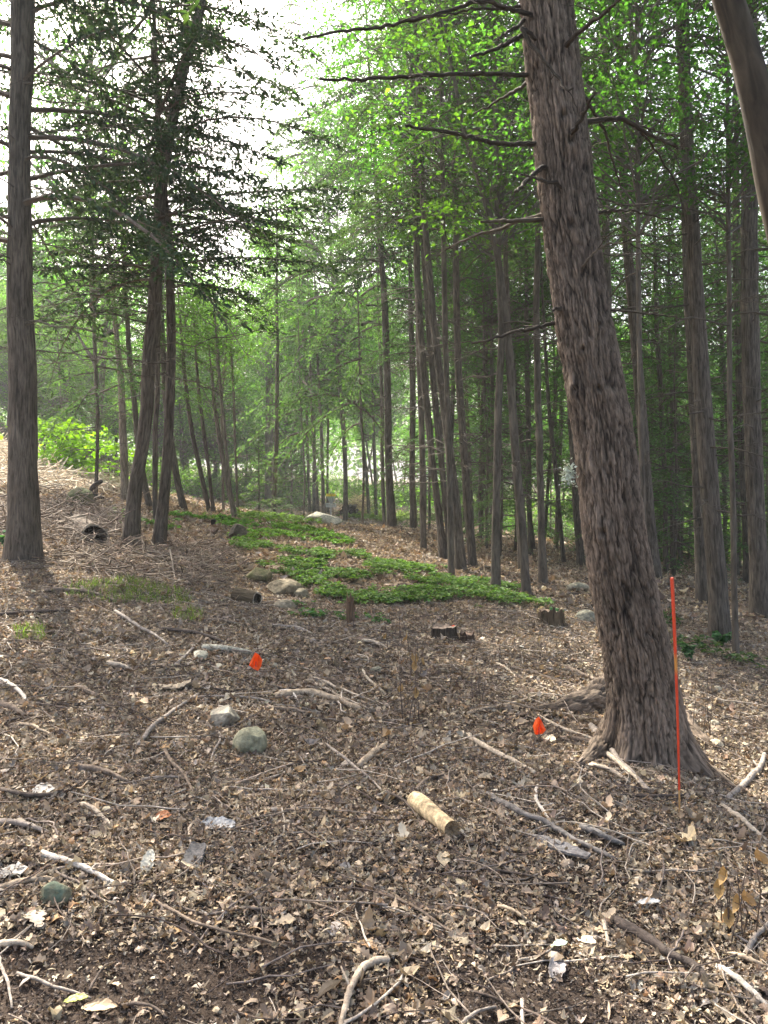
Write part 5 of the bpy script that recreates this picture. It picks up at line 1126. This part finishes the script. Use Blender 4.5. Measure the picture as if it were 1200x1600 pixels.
stalks('bare twiggy seedling left of the pale centre stem clump', (618, 1010), 60)
stalks('small bare stems right of the short rotten stump remnant', (745, 1000), 45, False)
stalks('thin upright brown stalks below the low stump mound', (852, 1032), 50, False)
stalks('short reddish sprout tuft between the two orange flags', (742, 1098), 50, False)
stalks('lone tall seedling stem right of the orange stake', (1092, 1150), 120, False)
stalks('dark twiggy seedling with large orange leaves at the lower right edge', (1150, 1470), 150)
for lab, px, py, s_ in (('large tan orange leaf hanging at the lower right edge', 1180, 1340, 1), ('second tan orange leaf hanging at the lower right edge below the first', 1160, 1405, 1)):
    q = W(px, py, G(1150, 1470)[1] - .05); q2 = G(px, 1470); mb = MB(); mb.batch(q[None], basis(np.array([.2]), np.array([-.9]), np.array([.6])), np.array([.085]), *leaf_tpl(OVAL, .9, .9, 1.2), np.array([[.36, .22, .09]]))
    b0 = q2; mb.tube(np.stack([b0, (b0 + q) / 2 + [.02, 0, .03], q]), [.003, .0025, .0015], 5, (.12, .085, .06)); o = mb.obj('hanging_leaf', M_litter); tag(o, lab, 'leaf')

# ================================================================ ground plants
def inpoly(px, py, poly):
    c = np.zeros(len(px), bool); j = len(poly) - 1
    for i in range(len(poly)):
        xi, yi = poly[i]; xj, yj = poly[j]; c ^= ((yi > py) != (yj > py)) & (px < (xj - xi) * (py - yi) / (yj - yi + 1e-9) + xi); j = i
    return c
def patch(name, label, poly_px, dens, h, leaf, base, matl, seed=0, tpl=LT, ragged=.42):
    poly = np.array([G(*q)[:2] for q in poly_px]); mn, mx = poly.min(0) - .3, poly.max(0) + .3
    area = (mx - mn).prod(); n = int(dens * area); X = rng.uniform(mn, mx, (n, 2))
    nz = fbm(np.c_[X * 1.6, X[:, 0] * 0 + seed], 4, seed + 3); jit = np.c_[fbm(np.c_[X * 2, X[:, 0] * 0], 3, 5), fbm(np.c_[X * 2, X[:, 0] * 0 + 4], 3, 6)] * ragged * 6
    k = inpoly(X[:, 0] + jit[:, 0], X[:, 1] + jit[:, 1], poly) & (nz > -.02 + .05 * rng.random(n)); X = X[k]; nz = nz[k]; n = len(X); m = 5
    hh = np.clip(h * (.45 + 1.2 * (nz + .3)), .02, .6) * rng.uniform(.6, 1.1, n); yaw0 = rng.uniform(0, 6.28, n); mb = MB()
    for q_ in range(m):
        yw = yaw0 + q_ * 2 * math.pi / m + rng.normal(0, .2, n)
        P = np.c_[X, TZ(X[:, 0], X[:, 1]) + hh + rng.normal(0, .01, n)]
        mb.batch(P, basis(yw, rng.normal(.05, .3, n), rng.normal(0, .3, n)), rng.uniform(.7, 1.3, n) * leaf, *tpl, greens(n, base, .34, .3))
    s_ = rng.choice(n, min(n, 3000), replace=False)
    for a_ in s_[:600]: mb.tube([(X[a_, 0], X[a_, 1], float(TZ(*X[a_])) - .01), (X[a_, 0] + .01, X[a_, 1], float(TZ(*X[a_])) + hh[a_])], .0015, 3, (.05, .07, .02), cap=False)
    tag(mb.obj(name, matl), label, None, None, 'stuff')
patch('ivy_bed', 'low bed of green leafy ground cover across the middle', [(388, 860), (430, 850), (470, 868), (540, 868), (620, 872), (680, 884), (745, 905), (790, 930), (822, 944), (770, 950), (700, 948), (640, 950), (560, 946), (500, 934), (470, 920), (462, 900), (430, 880)], 380, .11, .056, (.10, .17, .058), M_ivy, 1)
patch('ivy_fringe', 'sparse green sprigs at the near edge of the ivy bed', [(500, 948), (560, 958), (600, 985), (560, 978), (520, 970)], 90, .08, .055, (.055, .12, .05), M_ivy, 2)
patch('ivy_tuft', 'separate green tuft of ground cover near the grey upright trunk', [(740, 945), (780, 950), (800, 966), (770, 972), (745, 965)], 220, .12, .06, (.05, .13, .05), M_ivy, 3)
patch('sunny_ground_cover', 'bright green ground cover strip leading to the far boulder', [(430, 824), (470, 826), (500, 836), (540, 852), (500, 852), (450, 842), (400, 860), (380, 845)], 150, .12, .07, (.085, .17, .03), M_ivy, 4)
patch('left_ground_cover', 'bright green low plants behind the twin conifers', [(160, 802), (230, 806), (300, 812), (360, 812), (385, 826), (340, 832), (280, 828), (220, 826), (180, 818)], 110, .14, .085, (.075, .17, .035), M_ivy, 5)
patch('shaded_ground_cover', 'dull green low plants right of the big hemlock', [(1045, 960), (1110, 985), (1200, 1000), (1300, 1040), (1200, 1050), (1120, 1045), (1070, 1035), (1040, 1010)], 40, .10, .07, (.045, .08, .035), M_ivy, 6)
patch('clearing_weeds', 'pale green weeds round the far boulder', [(540, 800), (600, 800), (660, 808), (640, 818), (580, 815), (540, 812)], 40, .25, .13, (.12, .17, .05), M_ivy, 7)
patch('clearing_weeds', 'pale green weeds left of the far boulder', [(380, 816), (430, 812), (480, 812), (480, 826), (430, 830), (390, 826)], 50, .22, .10, (.10, .16, .05), M_ivy, 8)
def herb(label, px, py, wpx, hpx, base, leaf, n=26, name='leafy_plant'):
    p = G(px, py); k = p[1] / F; e = empty(name, p, label, 'plant'); st = MB(); lf = MB(); A_, D_ = [], []
    for _ in range(max(4, n // 6)):
        a_ = rng.uniform(0, 6.28); r_ = wpx * k / 2 * rng.uniform(.3, 1); h = hpx * k * rng.uniform(.5, 1); s_ = np.linspace(0, 1, 6)[:, None]
        q = s_ * np.array([math.cos(a_) * r_, math.sin(a_) * r_, 0]) + np.c_[s_ * 0, s_ * 0, np.sin(s_ * 1.7) * h]; st.tube(q, .003, 5, (.06, .08, .03))
        for i_ in range(2, 6):
            for sg in (-1, 1): A_.append(q[i_]); D_.append(a_ + sg * rng.uniform(.5, 1.2))
    A_ = np.array(A_); m = len(A_); lf.batch(A_, basis(np.array(D_), rng.normal(-.1, .3, m), rng.normal(0, .3, m)), rng.uniform(.7, 1.2, m) * leaf, *leaf_tpl(OVAL, -.5, .2, .3), greens(m, base, .2, .1))
    st.obj('stem', M_twig, e, smooth=True); lf.obj('foliage', M_ivy, e)
herb('green leafy plant at the foot of the left edge trunk', 18, 872, 46, 50, (.05, .12, .06), .13, 60)
herb('blue green leafy plant at the foot of the tall dark trunk on the right', 1128, 1012, 46, 24, (.06, .15, .06), .11, 40)
herb('dim green seedling between the orange stake and the leafy plant', 1075, 1035, 50, 40, (.035, .08, .035), .10, 40)
herb('small green sprig beside the low stump mound', 868, 968, 30, 20, (.06, .13, .06), .08, 30)
# grass at the left crest
gm = MB()
for poly, nn in (([(100, 920), (200, 905), (290, 925), (300, 945), (200, 945), (110, 935)], 1400), ([(20, 985), (70, 980), (80, 1000), (30, 1005)], 250), ([(270, 950), (320, 955), (310, 975), (270, 970)], 200)):
    poly = np.array([G(*q)[:2] for q in poly]); X = rng.uniform(poly.min(0), poly.max(0), (nn * 2, 2)); X = X[inpoly(X[:, 0], X[:, 1], poly)][:nn]
    n = len(X); gm.batch(np.c_[X, TZ(X[:, 0], X[:, 1])], basis(rng.uniform(0, 6.28, n), rng.uniform(.6, 1.4, n), rng.normal(0, .5, n)), rng.uniform(.04, .12, n), np.array([(0, -.04, 0), (0, .04, 0), (.6, .03, 0), (1, 0, -.15), (.6, -.03, 0)]), np.array([(0, 4, 3, 2, 1)]), greens(n, (.13, .17, .05), .25, .2))
tag(gm.obj('grass', M_ivy), 'thin yellow green grass on the sunny left crest', None, None, 'stuff')
# brush heap and sunny bank twigs
def brush(name, label, poly_px, n, h, L0, L1, cols, r=.006):
    poly = np.array([G(*q)[:2] for q in poly_px]); X = rng.uniform(poly.min(0), poly.max(0), (n * 4, 2)); X = X[inpoly(X[:, 0], X[:, 1], poly)][:n]; mb = MB()
    for x, y in X:
        L_ = rng.uniform(L0, L1); yw = rng.uniform(0, 6.28); dz = rng.normal(0, .35) * L_; c = np.array([x, y, float(TZ(x, y)) + rng.random() ** 1.5 * h + .02])
        v = np.array([math.cos(yw), math.sin(yw), dz / L_]) * L_ / 2; s_ = np.linspace(-1, 1, 5)[:, None]; q = c + v * s_ + np.cumsum(rng.normal(0, L_ * .035, (5, 3)), 0)
        q[:, 2] = np.maximum(q[:, 2], TZ(q[:, 0], q[:, 1]) + .01); mb.tube(q, np.linspace(r, r * .4, 5) * rng.uniform(.5, 1.8), 4, np.array(cols[rng.integers(0, len(cols))]) * rng.uniform(.7, 1.2), cap=False)
    tag(mb.obj(name, M_wood, smooth=True), label, None, None, 'stuff')
brush('brushwood', 'tangled heap of brown brushwood around the hollow log at left', [(60, 800), (110, 785), (160, 800), (200, 820), (195, 850), (130, 858), (60, 850), (-40, 860), (-40, 800)], 900, .24, .3, 1.3, [(.20, .16, .12), (.12, .09, .07), (.30, .25, .20)], .008)
brush('bank_brush', 'pale dry twigs and straw covering the sunny bank at left', [(-260, 690), (0, 702), (90, 722), (130, 748), (190, 762), (205, 772), (100, 768), (0, 775), (-200, 765)], 4200, .22, .3, 1.4, [(.62, .53, .40), (.48, .39, .28), (.70, .62, .49)], .011)
brush('slope_twigs', 'brown sticks and twigs on the ground below the twin conifers', [(60, 860), (190, 858), (330, 850), (380, 880), (330, 930), (200, 905), (60, 885)], 900, .06, .15, .8, [(.20, .15, .115), (.13, .10, .075), (.33, .27, .20)], .006)
brush('clearing_brush', 'pale heap of cut brush right of the dark log stack', [(546, 800), (556, 794), (575, 796), (578, 804), (560, 806)], 500, 1.0, .3, 1.4, [(.42, .32, .2), (.5, .45, .2), (.2, .15, .1)], .015)
# ================================================================ far clearing: chain basket and log stack
def basket():
    p = G(517, 808); p = ground_pt((517 - 600) / F * 44, 44); e = empty('chain_basket', p, 'small pale metal chain basket on a pole with a yellow band behind the far boulder', 'disc basket')
    Mg, t_, o_ = mat('galvanised'); d_ = N(t_, 'ShaderNodeBsdfPrincipled', Roughness=.5, Metallic=.3); d_.inputs['Base Color'].default_value = (.42, .44, .45, 1); t_.links.new(d_.outputs[0], o_.inputs[0])
    My, t_, o_ = mat('yellow_paint'); d_ = N(t_, 'ShaderNodeBsdfPrincipled', Roughness=.5); d_.inputs['Base Color'].default_value = (.75, .55, .05, 1); t_.links.new(d_.outputs[0], o_.inputs[0])
    s_ = .85; th = np.linspace(0, 2 * math.pi, 25)
    ringp = lambda r_, z_: np.stack([np.cos(th) * r_, np.sin(th) * r_, th * 0 + z_], -1) * s_
    mb = MB(); mb.tube([(0, 0, 0), (0, 0, 1.45 * s_)], .03, 8); mb.obj('pole', Mg, e)
    mb = MB()
    for z_ in (.62, .72, .84): mb.tube(ringp(.33, z_), .012, 5)
    for a_ in np.linspace(0, 2 * math.pi, 24, endpoint=False): mb.tube(np.array([(.33 * math.cos(a_), .33 * math.sin(a_), .84), (.33 * math.cos(a_), .33 * math.sin(a_), .62), (0, 0, .60)]) * s_, .008, 4)
    mb.obj('tray', Mg, e)
    mb = MB()
    for a_ in np.linspace(0, 2 * math.pi, 18, endpoint=False): mb.tube(np.array([(.27 * math.cos(a_), .27 * math.sin(a_), 1.3), (.15 * math.cos(a_), .15 * math.sin(a_), 1.0), (.04, 0, .8)]) * s_, .012, 4)
    mb.obj('chains', Mg, e)
    mb = MB(); n = 24; a_ = th[:-1]; V = np.concatenate([np.stack([np.cos(a_) * .31, np.sin(a_) * .31, a_ * 0 + z_], -1) for z_ in (1.3, 1.46)] + [np.stack([np.cos(a_) * .29, np.sin(a_) * .29, a_ * 0 + z_], -1) for z_ in (1.46, 1.3)]) * s_
    i = np.arange(3)[:, None]; j = np.arange(n)[None]; a = i * n + j; b = i * n + (j + 1) % n; mb.add(V, np.stack([a, b, b + n, a + n], -1).reshape(-1, 4)); mb.obj('band', My, e)
basket()
def woodpile():
    p = ground_pt((546 - 600) / F * 47, 47); e = empty('log_stack', p, 'dark stack of logs behind the stout trunk in the clearing', 'log pile')
    k = 0
    for row, nn in enumerate((5, 4, 3)):
        for i in range(nn):
            r_ = rng.uniform(.10, .14); x = (i - nn / 2 + .5) * .27; mb = MB(); y0 = rng.uniform(-.15, .15)
            mb.tube(np.stack([np.full(6, x), np.linspace(-.9, .9, 6) + y0, np.full(6, .13 + row * .24)], -1), r_, 12, (.35, .28, .25), rough=.03); mb.obj('log', M_bark, e, smooth=True)
woodpile()
HAZE = 0.0009
# ================================================================ haze
hz = MB(); x0, x1, y0, y1, z0, z1 = -430, 430, -130, 540, float(GZ.min()) - 2, 46
V = np.array([(x, y, z) for z in (z0, z1) for y in (y0, y1) for x in (x0, x1)], float)
hz.add(V, np.array([(0, 2, 3, 1), (4, 5, 7, 6), (0, 1, 5, 4), (2, 6, 7, 3), (0, 4, 6, 2), (1, 3, 7, 5)]))
mh = bpy.data.materials.new('haze_air'); mh.use_nodes = True; t = mh.node_tree
for n_ in list(t.nodes): t.nodes.remove(n_)
out = t.nodes.new('ShaderNodeOutputMaterial'); pv = t.nodes.new('ShaderNodeVolumePrincipled')
pv.inputs['Color'].default_value = (.93, .97, 1, 1); pv.inputs['Density'].default_value = HAZE; pv.inputs['Anisotropy'].default_value = .35
t.links.new(pv.outputs[0], out.inputs['Volume'])
tag(hz.obj('haze', mh), 'thin bright haze in the air of the wood', None, None, 'stuff')
